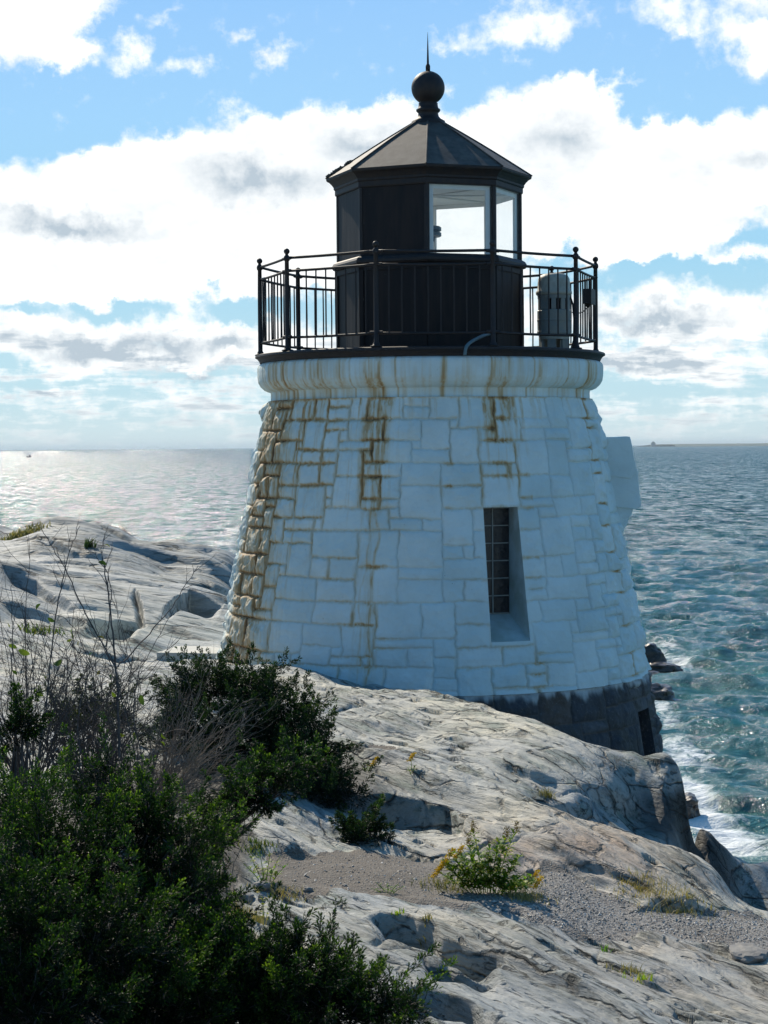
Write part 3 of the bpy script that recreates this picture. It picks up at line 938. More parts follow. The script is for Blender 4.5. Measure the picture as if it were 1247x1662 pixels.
_t.put(_b.inputs['Base Color'], _c); _b.inputs['Roughness'].default_value = 0.6; _b.inputs['Specular IOR Level'].default_value = 0.3
_bp = _t.new('ShaderNodeBump'); _bp.inputs['Distance'].default_value = 0.006; _t.put(_bp.inputs['Height'], _nz); _t.put(_b.inputs['Normal'], _bp.outputs[0])
M_inner = simple_mat('inner_white', (0.72, 0.74, 0.74, 1), 0.5, (0.66, 0.68, 0.68, 1), 4.0)
M_darkglass = simple_mat('dark_glass_block', (0.010, 0.013, 0.020, 1), 0.12, (0.025, 0.022, 0.024, 1), 12.0, bump=0.01, bscale=18)
M_frame = simple_mat('pale_frame', (0.30, 0.31, 0.29, 1), 0.6)
M_door = simple_mat('dark_door', (0.018, 0.015, 0.014, 1), 0.7, (0.035, 0.026, 0.02, 1), 6.0)
M_conc = simple_mat('concrete', (0.60, 0.57, 0.50, 1), 0.8, (0.50, 0.48, 0.43, 1), 6.0, bump=0.006, bscale=40)


def glass_material():
    m = bpy.data.materials.new('window_glass'); m.use_nodes = True
    t = NT(m.node_tree)
    for n in list(t.n): t.n.remove(n)
    out = t.new('ShaderNodeOutputMaterial')
    tr = t.new('ShaderNodeBsdfTransparent'); tr.inputs[0].default_value = (0.985, 0.995, 0.995, 1)
    gl = t.new('ShaderNodeBsdfGlossy'); gl.inputs['Roughness'].default_value = 0.02
    df = t.new('ShaderNodeBsdfDiffuse'); df.inputs[0].default_value = (0.7, 0.75, 0.78, 1)
    lw = t.new('ShaderNodeLayerWeight'); lw.inputs[0].default_value = 0.3
    frf = t.map(t.math('POWER', lw.outputs['Facing'], 3.0), 0, 1, 0.015, 0.3)
    m1 = t.new('ShaderNodeMixShader'); t.put(m1.inputs[0], frf); t.l.new(tr.outputs[0], m1.inputs[1]); t.l.new(gl.outputs[0], m1.inputs[2])
    m2 = t.new('ShaderNodeMixShader')
    t.put(m2.inputs[0], t.map(t.noise(t.coord(), 3.0, 4, 0.6), 0.3, 0.8, 0.0, 0.035))
    t.l.new(m1.outputs[0], m2.inputs[1]); t.l.new(df.outputs[0], m2.inputs[2])
    t.l.new(m2.outputs[0], out.inputs[0])
    return m


M_glass = glass_material()

RP_Z = np.array([90, 70, 30, 0, -135, -275, -365, -540, -800]) * S + EYE
RP_R = np.array([258, 263, 274, 281, 306, 333, 349, 377, 414]) * S


def tower_r(z):
    return np.interp(z, RP_Z[::-1], RP_R[::-1])


def block_layout(seed, th0, th1, z0, z1, rowh=(0.105, 0.165), unit=0.052):
    """greedy packing of squared rubble: returns row lines, column unit and the id/rect maps"""
    rs = np.random.RandomState(seed)
    rows = [z1]
    while rows[-1] > z0:
        rows.append(rows[-1] - rs.uniform(*rowh))
    rows = np.array(rows)                       # descending
    nr = len(rows) - 1
    nc = int((th1 - th0) / unit)
    idm = -np.ones((nr, nc), int); rects = []
    sizes = [(2, 4), (2, 3), (2, 2), (1, 3), (1, 4), (3, 4), (3, 3), (2, 5), (1, 2), (2, 5), (3, 4)]
    pr = np.array([4, 4, 3, 2, 2, 2.2, 2, 1.5, 0.6, 1, 1.2]); pr /= pr.sum()
    for i in range(nr):
        for j in range(nc):
            if idm[i, j] >= 0: continue
            for k in rs.choice(len(sizes), 12, p=pr):
                h, w = sizes[k]
                w = min(w, nc - j); h = min(h, nr - i)
                if (idm[i:i + h, j:j + w] < 0).all():
                    break
            else:
                h = 1; w = 1
                while j + w < nc and idm[i, j + w] < 0 and w < 3: w += 1
            if h > 1 and rs.rand() < 0.85 and i % 2 == 1 and h == 2 and (idm[i, j:j + w] < 0).all() and rs.rand() < .5:
                h = 1
            idm[i:i + h, j:j + w] = len(rects)
            rects.append((th0 + j * unit, th0 + (j + w) * unit, rows[i + h], rows[i]))
    return rows, unit, idm, np.array(rects)


def wall_mesh(name, mat, z0, z1, dz, seed, holes, amp, parent, granite=False):
    th = np.concatenate([np.linspace(-math.pi, -2.25, 60)[:-1], np.linspace(-2.25, 2.25, 1150), np.linspace(2.25, math.pi, 60)[1:]])
    zs = np.linspace(z1, z0, int((z1 - z0) / dz))
    for h in holes:                             # put grid lines on the edges of the openings
        for q in h[:2]:
            th[np.argmin(np.abs(th - q))] = q
        for q in h[2:]:
            if z0 < q < z1: zs[np.argmin(np.abs(zs - q))] = q
    TH, ZZ = np.meshgrid(th, zs)
    nr, nc = TH.shape
    R = tower_r(ZZ)
    rows, unit, idm, rects = block_layout(seed, -math.pi, math.pi, z0 - 0.3, z1)
    wt = TH + (0.010 * fbm(TH * 6, ZZ * 3, o=2, seed=seed)) + 0.0055 * fbm(TH * 26, ZZ * 11, o=2, seed=seed + 3)
    wz = ZZ + (0.020 * fbm(TH * 3, ZZ * 1.5, o=2, seed=seed + 5)) + 0.012 * fbm(TH * 22, ZZ * 9, o=2, seed=seed + 7)
    ri = np.clip(np.searchsorted(-rows, -wz, side='right') - 1, 0, idm.shape[0] - 1)
    ci = np.clip(((wt + math.pi) / unit).astype(int), 0, idm.shape[1] - 1)
    bid = idm[ri, ci]
    rc = rects[bid]
    du = np.minimum(wt - rc[..., 0], rc[..., 1] - wt) * 2.35
    dv = np.minimum(wz - rc[..., 2], rc[..., 3] - wz)
    t = np.clip(np.minimum(du, dv), 0, 1)
    # rounded corner distance
    rr = 0.022
    cx = np.clip(rr - du, 0, None); cz = np.clip(rr - dv, 0, None)
    t = np.where((cx > 0) & (cz > 0), rr - np.hypot(cx, cz), t)
    t = np.clip(t, 0, 1)
    rs = np.random.RandomState(seed + 9)
    tone = rs.rand(len(rects))[bid]
    hb = rs.uniform(0.6, 1.3, len(rects))[bid]
    tilt = rs.uniform(-1, 1, (len(rects), 2))[bid]
    side = sstep(math.radians(38), math.radians(62), np.abs(TH))      # less paint build-up: rougher faces
    side = np.maximum(side, 0.0) if not granite else np.full_like(side, 0.9)
    a = amp * (0.68 + 0.55 * side) * hb
    pil = sstep(0, 0.022, t) * 0.55 + 0.45 * sstep(0, 0.12, t)
    cxn = (wt - (rc[..., 0] + rc[..., 1]) / 2) / (rc[..., 1] - rc[..., 0] + 1e-9)
    czn = (wz - (rc[..., 2] + rc[..., 3]) / 2) / (rc[..., 3] - rc[..., 2] + 1e-9)
    X0 = R * np.sin(TH); Y0 = -R * np.cos(TH)
    nz = fbm(X0 * 5, Y0 * 5, ZZ * 5, o=4, seed=seed + 20)
    nf = np.abs(fbm(X0 * 9, Y0 * 9, ZZ * 9, o=3, seed=seed + 30))
    dsp = a * pil * (1 + 0.60 * nz * (0.55 + 0.6 * side) + 0.35 * (tilt[..., 0] * cxn + tilt[..., 1] * czn)) - 0.007 * nf * (0.6 + 0.6 * side) * pil
    dsp = dsp - amp * 0.55 - 0.007 * np.exp(-(t / 0.007) ** 2)
    em = np.ones_like(TH)
    for (a0, a1, b0, b1) in holes:                                # dressed margin round openings
        dd = np.maximum(np.maximum(a0 - TH, TH - a1) * 2.4, np.maximum(b0 - ZZ, ZZ - b1))
        em *= sstep(0.0, 0.10, dd)
    dsp = dsp * em
    edge = sstep(0, 0.03, z1 - ZZ)
    dsp = dsp * edge
    joint = np.exp(-(t / 0.009) ** 2) * em * (0.35 + 0.65 * sstep(-.3, .5, fbm(TH * 3, ZZ * 1.4, o=3, seed=seed + 40)))
    R = R + dsp
    V = np.stack([AX + R * np.sin(TH), AY - R * np.cos(TH), ZZ], -1)
    i = np.arange(nr - 1)[:, None] * nc; j = np.arange(nc - 1)[None]
    Fq = np.stack([i + j, i + nc + j, i + nc + j + 1, i + j + 1], -1).reshape(-1, 4)
    tc = ((TH[:-1, :-1] + TH[1:, 1:]) / 2).ravel(); zc = ((ZZ[:-1, :-1] + ZZ[1:, 1:]) / 2).ravel()
    keep = np.ones(len(Fq), bool)
    for (a0, a1, b0, b1) in holes:
        keep &= ~((tc > a0) & (tc < a1) & (zc > b0) & (zc < b1))
    st = np.zeros_like(TH)
    if not granite:
        dg = np.degrees(TH); vz = (ZZ - EYE) / S
        wob = 2.2 * fbm(ZZ * 1.1, ZZ * 0 + 3, o=3, seed=40)
        jn = np.exp(-(t / 0.028) ** 2)
        jt = np.exp(-(t / 0.012) ** 2)
        stn = 0.5 + 0.5 * np.clip(fbm(TH * 16, ZZ * 0.5, o=4, seed=44) * 1.6, -1, 1)
        rn = rs.rand(len(rects))[bid]

        def band(c, w, g0=1.0):
            return g0 * np.exp(-(np.abs(dg - c - wob) / w) ** 2.0)
        up = sstep(-420, 60, vz)
        b1 = band(-64, 14.0)
        st = np.maximum(st, b1 * (0.55 + 0.75 * jn + 0.3 * stn * (rn > .35) + 0.25 * jt) * (0.75 + 0.25 * up) * 0.98)
        b1b = band(-42, 15) * sstep(-330, 40, vz)
        st = np.maximum(st, b1b * (0.34 * (rn > 0.5) * stn + 0.85 * jn))
        b2 = band(-18, 4.6)
        f2 = sstep(-130, -40, vz)
        st = np.maximum(st, b2 * (0.85 * stn * (rn > .2) + 0.95 * jn) * (0.30 + 0.75 * f2))
        gt = np.clip(0.15 + 1.3 * fbm(TH * 5, ZZ * 2.2, o=3, seed=66), 0, 1)
        st = np.maximum(st, band(-18.5, 5.5) * jn * 0.85 * gt)
        drip = np.exp(-((dg + 17.2 + wob * .6 + 0.5 * np.sin(ZZ * 9)) / 0.55) ** 2) + 0.6 * np.exp(-((dg + 19.8 + wob) / 0.4) ** 2)
        st = np.maximum(st, drip * (0.32 + 0.3 * stn) * sstep(-400, -300, vz))
        st = np.maximum(st, band(-17, 1.6) * jn * (0.35 + 0.75 * gt))
        b3 = band(21, 4.6)
        st = np.maximum(st, b3 * (0.85 * stn * (rn > .2) + 0.85 * jn) * sstep(-110, 10, vz) * 1.05)
        st = np.maximum(st, band(8, 12) * jn * 0.30 * sstep(-20, 40, vz))
        st = np.maximum(st, band(5, 1.6) * jn * 0.8 * np.exp(-((vz + 50) / 45) ** 2))
        b4 = band(65, 3.6)
        st = np.maximum(st, b4 * (0.85 * jt + 0.25 * jn + 0.1 * stn) * (0.5 + 0.5 * up))
        st = np.maximum(st, jn * 0.40 * np.clip(0.45 + fbm(TH * 2.5, ZZ * 1.2, o=3, seed=47), 0, 1) * (dg < 30))
        st = np.maximum(st, jt * 0.75 * sstep(60, 84, vz) * (0.5 + 0.5 * stn))
        st = np.maximum(st, band(26, 2.5, 0.5) * jn * sstep(-420, -330, -np.abs(vz + 370) - 300) )
        runs = np.clip(fbm(TH * 34, ZZ * 0.30, o=4, seed=68) * 1.9 - 0.05, 0, 1)
        env = np.clip(np.exp(-((dg + 60) / 17) ** 2) * sstep(-420, 0, vz) * 1.1 + np.exp(-((dg + 20) / 9) ** 2) * sstep(-200, 60, vz) * 0.8 + np.exp(-((dg - 21) / 8) ** 2) * sstep(-90, 60, vz) * 0.8 + 0.30 * sstep(10, 80, vz) * (dg < 75), 0, 1)
        st = np.maximum(st, runs * env * 0.80)
        st = np.maximum(st, 0.42 * np.exp(-((dg + 66) / 17) ** 2) * (0.6 + 0.6 * stn))
        st = st * (np.abs(dg) < 150)
    else:
        st = 0.85 * sstep(-0.10, 0.0, ZZ - z1 + 0.11 * fbm(TH * 14, ZZ * 0, o=4, seed=48))
    o = npmesh(name, V.reshape(-1, 3) - np.array([AX, AY, zz(-600)]), Fq[keep], mat, parent, True,
               dict(joint=joint.ravel(), stain=st.ravel(), block=tone.ravel()))
    return o


LH = empty('lighthouse', (AX, AY, zz(-600)), 'squat round white stone lighthouse with rust streaks, black lantern and granite foot on the rocks', 'lighthouse')
rad = math.radians
WIN = (rad(13.7), rad(24.3), zz(-287), zz(-91))
DOOR = (rad(61.5), rad(70.8), zz(-640), zz(-412))
wall_mesh('wall', M_paint, zz(-363), zz(74), 0.0115, 12, [WIN], 0.046, LH)
w2 = wall_mesh('foundation_wall', M_granite, zz(-700), zz(-363.3), 0.016, 22, [DOOR], 0.046, LH, granite=True)
tag(w2, 'dark unpainted granite foot of the tower')


def niche(name, hole, r0, zi0, zi1, mat, parent, splay=0.0):
    """jambs, head and sill from the opening in the battered wall back to a flat plane at radius r0"""
    a0, a1, b0, b1 = hole
    c = (a0 + a1) / 2
    n = np.array([math.sin(c), -math.cos(c), 0]); tt = np.array([math.cos(c), math.sin(c), 0])
    o = np.array([AX, AY, 0])
    hw = tower_r(b1) * math.sin((a1 - a0) / 2)
    m = MB()
    K = 14
    zs = np.linspace(b1, b0, K)
    zi = np.linspace(zi1, zi0, K)

    def wallp(a, z):
        r = tower_r(z)
        return o + np.array([r * math.sin(a), -r * math.cos(a), z])

    def inp(s, z):
        return o + n * r0 + tt * hw * s + np.array([0, 0, z])
    for s, a in ((-1, a0), (1, a1)):
        v = []
        for k in range(K):
            v += [wallp(a, zs[k]), inp(s, zi[k])]
        m.add(v, [(2 * k, 2 * k + 1, 2 * k + 3, 2 * k + 2) for k in range(K - 1)])
    for z, zin in ((b1, zi1), (b0, zi0)):
        v = []
        for k in range(9):
            f = k / 8
            v += [wallp(a0 + (a1 - a0) * f, z), inp(-1 + 2 * f, zin)]
        m.add(v, [(2 * k, 2 * k + 1, 2 * k + 3, 2 * k + 2) for k in range(8)])
    m.build(name, mat, parent)
    return o, n, tt, hw


win = empty('window', (AX, AY, zz(-600)))
win.parent = LH; win.location = (0, 0, 0)


def sub(mb, name, mat, parent, smooth=False, attrs=None):
    """build a sub-part: vertices relative to the lighthouse origin"""
    f = []
    if mb.f4: f.append(np.vstack(mb.f4))
    if mb.f3: f.append(np.vstack(mb.f3))
    v = np.vstack(mb.v) - np.array([AX, AY, zz(-600)])
    return npmesh(name, v, f, mat, parent, smooth, attrs)


MB_build_keep = MB.build


def lh_build(s, name, mat, parent=None, smooth=False, attrs=None):
    """parts of the lighthouse sit under origins that coincide with LH"""
    if parent is not None and (parent is LH or parent.parent is LH):
        return sub(s, name, mat, parent, smooth, attrs)
    return MB_build_keep(s, name, mat, parent, smooth, attrs)


MB.build = lh_build

o_, n_, t_, hw_ = niche('reveal', WIN, 262 * S, zz(-252), zz(-91), M_plain, win)


def flat(m, o, n, t, r, s0, s1, z0, z1, th):
    """box lying on the plane at radius r"""
    v = []
    for rr in (r, r + th):
        for z in (z0, z1):
            for s in (s0, s1):
                v.append(o + n * rr + t * s + np.array([0, 0, z]))
    m.add(v, [(0, 1, 3, 2), (4, 6, 7, 5), (0, 4, 5, 1), (2, 3, 7, 6), (0, 2, 6, 4), (1, 5, 7, 3)])


for cidx in range(2):
    for ridx in range(6):
        zt = zz(-93) - (zz(-93) - zz(-251)) * ridx / 6; zb = zz(-93) - (zz(-93) - zz(-251)) * (ridx + 1) / 6
        m = MB(); s0 = -hw_ + cidx * hw_ + 0.004; s1 = s0 + hw_ - 0.008
        # a block with a slightly domed, bevelled front
        flat(m, o_, n_, t_, 262 * S - 0.05, s0, s1, zb + .004, zt - .004, 0.06)
        flat(m, o_, n_, t_, 262 * S + 0.0, s0 + .02, s1 - .02, zb + .024, zt - .024, 0.018)
        m.build('glass_block', M_darkglass, win)
m = MB()
flat(m, o_, n_, t_, 262 * S - .02, -0.007, 0.007, zz(-251), zz(-93), 0.045)
for ridx in range(7):
    zt = zz(-93) - (zz(-93) - zz(-251)) * ridx / 6
    flat(m, o_, n_, t_, 262 * S - .02, -hw_ + .002, -0.0085, zt - .006, zt + .006, 0.043)
    flat(m, o_, n_, t_, 262 * S - .02, 0.0085, hw_ - .002, zt - .006, zt + .006, 0.043)
m.build('glazing_bar', M_frame, win)
# doorway in the granite foot
dw = empty('doorway', (0, 0, 0)); dw.parent = LH
o2, n2, t2, hw2 = niche('reveal', DOOR, 325 * S, zz(-640), zz(-412), M_granite, dw)
m = MB()
flat(m, o2, n2, t2, 325 * S - .05, -hw2, hw2, zz(-640), zz(-412), 0.045)
for zk in (-420, -480, -540, -600):
    flat(m, o2, n2, t2, 325 * S - .006, -hw2 + .02, hw2 - .02, zz(zk) - .05, zz(zk), 0.02)
m.build('door', M_door, dw)

# moulding (white coved cornice below the deck)
prof = [(250, 134), (273, 134), (277.5, 131), (279, 126), (279, 112), (278, 104), (274, 97), (268, 91.5), (262, 89), (258, 88), (257.5, 84), (257.5, 74.5), (262, 73.5), (250, 73)]
pp = []
for a, b in zip(prof[:-1], prof[1:]):
    for k in range(3): pp.append((a[0] + (b[0] - a[0]) * k / 3, a[1] + (b[1] - a[1]) * k / 3))
pp.append(prof[-1])
pp = np.array(pp)
N = 720
ang = np.arange(N) * 2 * math.pi / N - math.pi
TH, RR = np.meshgrid(ang, pp[:, 0] * S); _, ZP = np.meshgrid(ang, zz(pp[:, 1]))
dg = np.degrees(TH)
RR = RR + 0.004 * fbm(TH * 12, ZP * 6, o=3, seed=60)
jm = np.zeros_like(TH)
for q in range(-180, 180, 15):
    jm = np.maximum(jm, np.exp(-((dg - q - 3) / 0.35) ** 2))
RR -= 0.006 * jm
stn = 0.5 + 0.5 * np.clip(fbm(TH * 34, ZP * 1.1, o=3, seed=62) * 1.9, -1, 1)
stc = 0.5 + 0.5 * np.clip(fbm(TH * 90, ZP * 1.5, o=2, seed=63) * 1.9, -1, 1)
st = np.zeros_like(TH)
for c, w, a in [(-62, 5.5, 0.95), (-55, 4, 0.95), (-50, 2.5, 0.8), (-45, 1.5, 0.9), (-38, 5, 0.65), (-30, 2.5, 0.55), (-20, 2.6, 0.85), (-16.5, 1.4, 1.0), (-10, 1.5, 0.4), (-3, 1, .35), (3, 1.4, 0.6), (11, 3, 0.4),
                (19, 2, 0.75), (23, 2.2, 1.0), (28, 1.5, 0.5), (36, 1.6, 0.55), (44, 2, 0.4), (52, 4, 0.45), (62, 4, 0.75), (68, 2, 0.5), (-72, 4, .6), (-82, 6, .4)]:
    st = np.maximum(st, a * np.exp(-((dg - c + 0.4 * np.sin(ZP * 7)) / w) ** 2) * (0.25 + 0.8 * stn * (0.4 + 0.6 * stc)))
st = np.maximum(st, 0.25 * stn * stc)
st *= 0.85 + 0.2 * sstep(zz(134), zz(110), ZP)
st = np.maximum(st, 0.5 * jm)
nr, nc = TH.shape
V = np.stack([RR * np.sin(TH), -RR * np.cos(TH), ZP - zz(-600)], -1).reshape(-1, 3)
i = np.arange(nr - 1)[:, None] * nc; j = np.arange(nc)[None]; j2 = (j + 1) % nc
Fq = np.stack([i + j, i + nc + j, i + nc + j2, i + j2], -1).reshape(-1, 4)
npmesh('cornice', V, Fq, M_paint, LH, True, dict(stain=st.ravel(), joint=(jm * .6).ravel(), block=np.full(V.shape[0], .7)))

# deck
m = MB()
m.lathe([(0.1, zz(148)), (270 * S, zz(148)), (277 * S, zz(148.5)), (282 * S, zz(147)), (282.5 * S, zz(144)), (279 * S, zz(142)), (276 * S, zz(138)), (274.5 * S, zz(134.3)), (0.1, zz(134.3))], AX, AY, 160)
m.build('gallery_deck', M_iron, LH, smooth=False)

# ---- lantern room (octagon)
PH = rad(-2.6)


def octv(k, r):
    a = PH + k * math.pi / 4
    return np.array([AX + r * S * math.sin(a), AY - r * S * math.cos(a)])


def octring(m, prof, k0=0, k1=8):
    """sweep a closed (r, z) profile round octagon edges k0..k1"""
    prof = [(r, z) for r, z in prof]
    n = len(prof); v = []
    ks = range(k0, k1 + 1)
    for k in ks:
        for r, z in prof:
            p = octv(k, r); v.append((p[0], p[1], zz(z)))
    f = []
    for a in range(len(ks) - 1):
        for b in range(n):
            b2 = (b + 1) % n
            f.append((a * n + b, a * n + b2, (a + 1) * n + b2, (a + 1) * n + b))
    m.add(v, f)


lan = empty('lantern_room', (0, 0, 0)); lan.parent = LH
WZ0, WZ1 = 297, 405
for k in range(8):                        # eight lower wall panels
    m = MB()
    octring(m, [(149, 148.2), (149, 292), (143, 292), (143, 148.2)], k, k + 1)
    m.build('wall_panel', M_panel, lan)
    # recessed board lines: raised battens on each face
    m = MB()
    A = octv(k, 150.2); B = octv(k + 1, 150.2)
    tv = (B - A) / np.linalg.norm(B - A); nv = np.array([tv[1], -tv[0]])
    cc = (A + B) / 2 - np.array([AX, AY]); nv = cc / np.linalg.norm(cc)
    L = np.linalg.norm(B - A)
    for (s0, s1, z0, z1) in [(0.0, 0.05, 156, 283), (L - .05, L, 156, 283), (0.0, L, 148.4, 156), (0.0, L, 276, 284)]:
        q0 = A + tv * s0; q1 = A + tv * s1
        v = []
        for off in (-0.02, 0.012):
            for z in (zz(z0), zz(z1)):
                for q in (q0, q1):
                    v.append((*(q + nv * off), z))
        m.add(v, [(0, 1, 3, 2), (4, 6, 7, 5), (0, 4, 5, 1), (2, 3, 7, 6), (0, 2, 6, 4), (1, 5, 7, 3)])
    if k in (7, 6):
        m.build('batten_frame', M_panel, lan)
    else:
        m.build('batten_frame', M_panel, lan)
m = MB(); octring(m, [(143, 285), (155, 285), (157.5, 288), (157.5, 292), (155, 296), (151, 298.5), (143, 298.5)])
m.build('sill_band', M_iron, lan)
for k in range(8):                        # corner posts
    m = MB(); a = octv(k, 150); i_ = octv(k, 143.5)
    e1 = octv(k + 1, 150) - a; e1 /= np.linalg.norm(e1); e0 = octv(k - 1, 150) - a; e0 /= np.linalg.norm(e0)
    w_ = 0.035
    ring = [a, a + e1 * w_, octv(k, 143.5) + e1 * w_, octv(k, 143.5), octv(k, 143.5) + e0 * w_, a + e0 * w_]
    v = [(*q, zz(z)) for z in (298.6, 405) for q in ring]
    m.add(v, [(b, (b + 1) % 6, 6 + (b + 1) % 6, 6 + b) for b in range(6)])
    m.build('corner_post', M_iron, lan)
    m = MB()
    ring = [octv(k, 143.0) + e1 * 0.085, octv(k, 143.0), octv(k, 143.0) + e0 * 0.085, octv(k, 139) + e0 * 0.075, octv(k, 138), octv(k, 139) + e1 * 0.075]
    v = [(*q, zz(z)) for z in (298.6, 404) for q in ring]
    m.add(v, [(b, (b + 1) % 6, 6 + (b + 1) % 6, 6 + b) for b in range(6)])
    m.build('inner_post', M_inner, lan)
SOLID = (7, 6)                             # faces closed by plates
for k in range(8):
    if k in SOLID:
        m = MB(); octring(m, [(148.5, 298.6), (148.5, 405), (146, 405), (146, 298.6)], k, k + 1)
        m.build('blind_panel', M_panel, lan)
        m = MB(); octring(m, [(142.8, 298.6), (142.8, 404), (142, 404), (142, 298.6)], k, k + 1)
        m.build('inner_lining', M_inner, lan)
    else:
        m = MB(); octring(m, [(147, 298.6), (147, 405), (146.2, 405), (146.2, 298.6)], k, k + 1)
        m.build('window_pane', M_glass, lan)
        # rounded corners in the head of the back windows: a white inner valance
        A = octv(k, 142.5); B = octv(k + 1, 142.5); A3 = octv(k, 140); B3 = octv(k + 1, 140)
        m = MB(); v = []
        n_k = 16
        for q in range(n_k + 1):
            f = q / n_k
            e = min(f, 1 - f) * 1.1
            drop = 6 + 7 * max(0, 1 - e / 0.10) ** 2
            for base in (A + (B - A) * f, A3 + (B3 - A3) * f):
                v += [(*base, zz(404.5)), (*base, zz(404.5 - drop))]
        fs = []
        for q in range(n_k):
            a4 = 4 * q; b4 = a4 + 4
            fs += [(a4, b4, b4 + 1, a4 + 1), (a4 + 2, a4 + 3, b4 + 3, b4 + 2), (a4 + 1, b4 + 1, b4 + 3, a4 + 3)]
        m.add(v, fs)
        m.build('window_head', M_inner, lan)
# ceiling and floor inside
m = MB(); v = [(*octv(k, 147.5), zz(404.8)) for k in range(8)] + [(AX, AY, zz(404.8))]
m.add(v, (), [(k, (k + 1) % 8, 8) for k in range(8)])
for k in range(8):                          # ceiling ribs
    a = octv(k, 140); m.tube([(a[0], a[1], zz(403.5)), (AX, AY, zz(403.5))], 0.012, 6)
m.build('ceiling', M_inner, lan)
m = MB(); v = [(*octv(k, 143), zz(290)) for k in range(8)] + [(AX, AY, zz(290))]
m.add(v, (), [(k, (k + 1) % 8, 8) for k in range(8)])
m.build('floor_plate', M_inner, lan)
# eaves
m = MB()
octring(m, [(143, 405.2), (151, 405.2), (152, 407), (152, 414), (154, 416), (154, 419), (157, 423), (161, 427), (165, 429), (166, 431), (166, 433), (143, 433)])
m.build('eaves', M_iron, lan)
# roof
roof = MB()
K = 6
for k in range(8):
    v = []; nn = 7
    for a in range(nn):
        f = a / (nn - 1)
        r = 166.5 * (1 - f) + 25 * f; z = 433.4 * (1 - f) + 521 * f + 1.5 * math.sin(f * math.pi)
        v += [(*octv(k, r), zz(z)), (*octv(k + 1, r), zz(z))]
    roof.add(v, [(2 * a, 2 * a + 1, 2 * a + 3, 2 * a + 2) for a in range(nn - 1)])
rf = roof.build('roof', M_roof, lan)
m = MB()
for k in range(8):
    pts = [(*octv(k, 167 * (1 - f) + 25 * f), zz(434.0 * (1 - f) + 522 * f + 1.5 * math.sin(f * math.pi))) for f in np.linspace(0, 1, 8)]
    m.tube(pts, 0.010, 6)
# torn flashing on the left rim
rs = np.random.RandomState(3)
for a in range(24):
    f0 = rs.uniform(0.02, 0.32); p = octv(6.0, 166.5 * (1 - f0) + 25 * f0); z = zz(433.4 * (1 - f0) + 521 * f0)
    m.box(-.03, .03, -.02, .02, 0, rs.uniform(.02, .035), Matrix.Translation((p[0] + rs.uniform(-.02, .02), p[1] + rs.uniform(-.05, .05), z)) @ Matrix.Rotation(rs.uniform(-.6, .6), 4, 'Y'))
m.build('roof_seam', M_roof, lan)

# finial
fin = MB()
zb = 516
prof = [(0.1, 512), (27.5, 512), (28, 518), (27, 524), (20, 528), (17, 532), (16, 537), (17.5, 538.5), (19.5, 540.5), (19.5, 543), (16.5, 545), (15.5, 550), (15.5, 553)]
cz = 577.5
for a in np.linspace(-62, 88, 22):
    prof.append((27 * math.cos(rad(a)) + 0.01, cz + 27 * math.sin(rad(a))))
prof += [(3.6, 604.5), (3.8, 612), (3.2, 614.5), (1.9, 616), (1.7, 622), (1.0, 645), (0.2, 667)]
fin.lathe([(r * S, zz(z)) for r, z in prof], AX, AY, 40)
fin.build('finial', M_iron, LH, smooth=True)

# ---- gallery railing
rail = empty('railing', (0, 0, 0)); rail.parent = LH
RX = AX - 2.0 * S


def rp(th, r=272):
    return np.array([RX + r * S * math.sin(th), AY - r * S * math.cos(th)])


PA = [rad(q) for q in (-54.2, -17.9, 19.4, 55.4, 92, 128, 164, 200, 233, 271)]
for a in PA:
    x, y = rp(a)
    m = MB()
    m.lathe([(0.001, zz(148.6)), (.075, zz(148.6)), (.075, zz(150)), (.045, zz(151)), (.040, zz(154)), (.030, zz(156)), (.029, zz(250)), (.026, zz(286)), (.036, zz(287)), (.040, zz(290)), (.036, zz(293)),
             (.022, zz(295)), (.018, zz(297))] + [(.037 * math.cos(rad(q)) + .0005, zz(301) + .037 * math.sin(rad(q))) for q in range(-60, 91, 15)], x, y, 14)
    m.build('post', M_iron, rail, smooth=True)
    for z, s_ in [(z, s_) for z in (170, 271, 290) for s_ in (-1, 1)]:
        if True:
            m = MB()
            tv = np.array([math.cos(a), math.sin(a)]) * s_
            c = np.array([x, y]) + tv * 0.04
            m.tube([(x, y, zz(z)), (*(c + tv * .04), zz(z))], 0.02, 8)
            m.build('rail_collar', M_iron, rail)
for k in range(10):
    A = rp(PA[k]); B = rp(PA[(k + 1) % 10])
    for z, r_ in ((291, .0175), (271, .0165), (169, .0155)):
        m = MB(); n_s = 9
        pts = [(*(A + (B - A) * f), zz(z) - 0.006 * math.sin(f * math.pi)) for f in np.linspace(0, 1, n_s)]
        m.tube(pts, r_, 8)
        m.build('rail', M_iron, rail, smooth=True)
    for q in range(8):
        f = (q + 1) / 9
        p = A + (B - A) * f
        m = MB(); m.tube([(p[0], p[1], zz(169)), (p[0] + rs.uniform(-.004, .004), p[1], zz(220)), (p[0], p[1], zz(271))], 0.0105, 6, cap=False)
        m.build('baluster', M_iron, rail, smooth=True)

# projecting hood on the right of the tower (window hood of big painted stones)
hood = empty('window_hood', (0, 0, 0)); hood.parent = LH


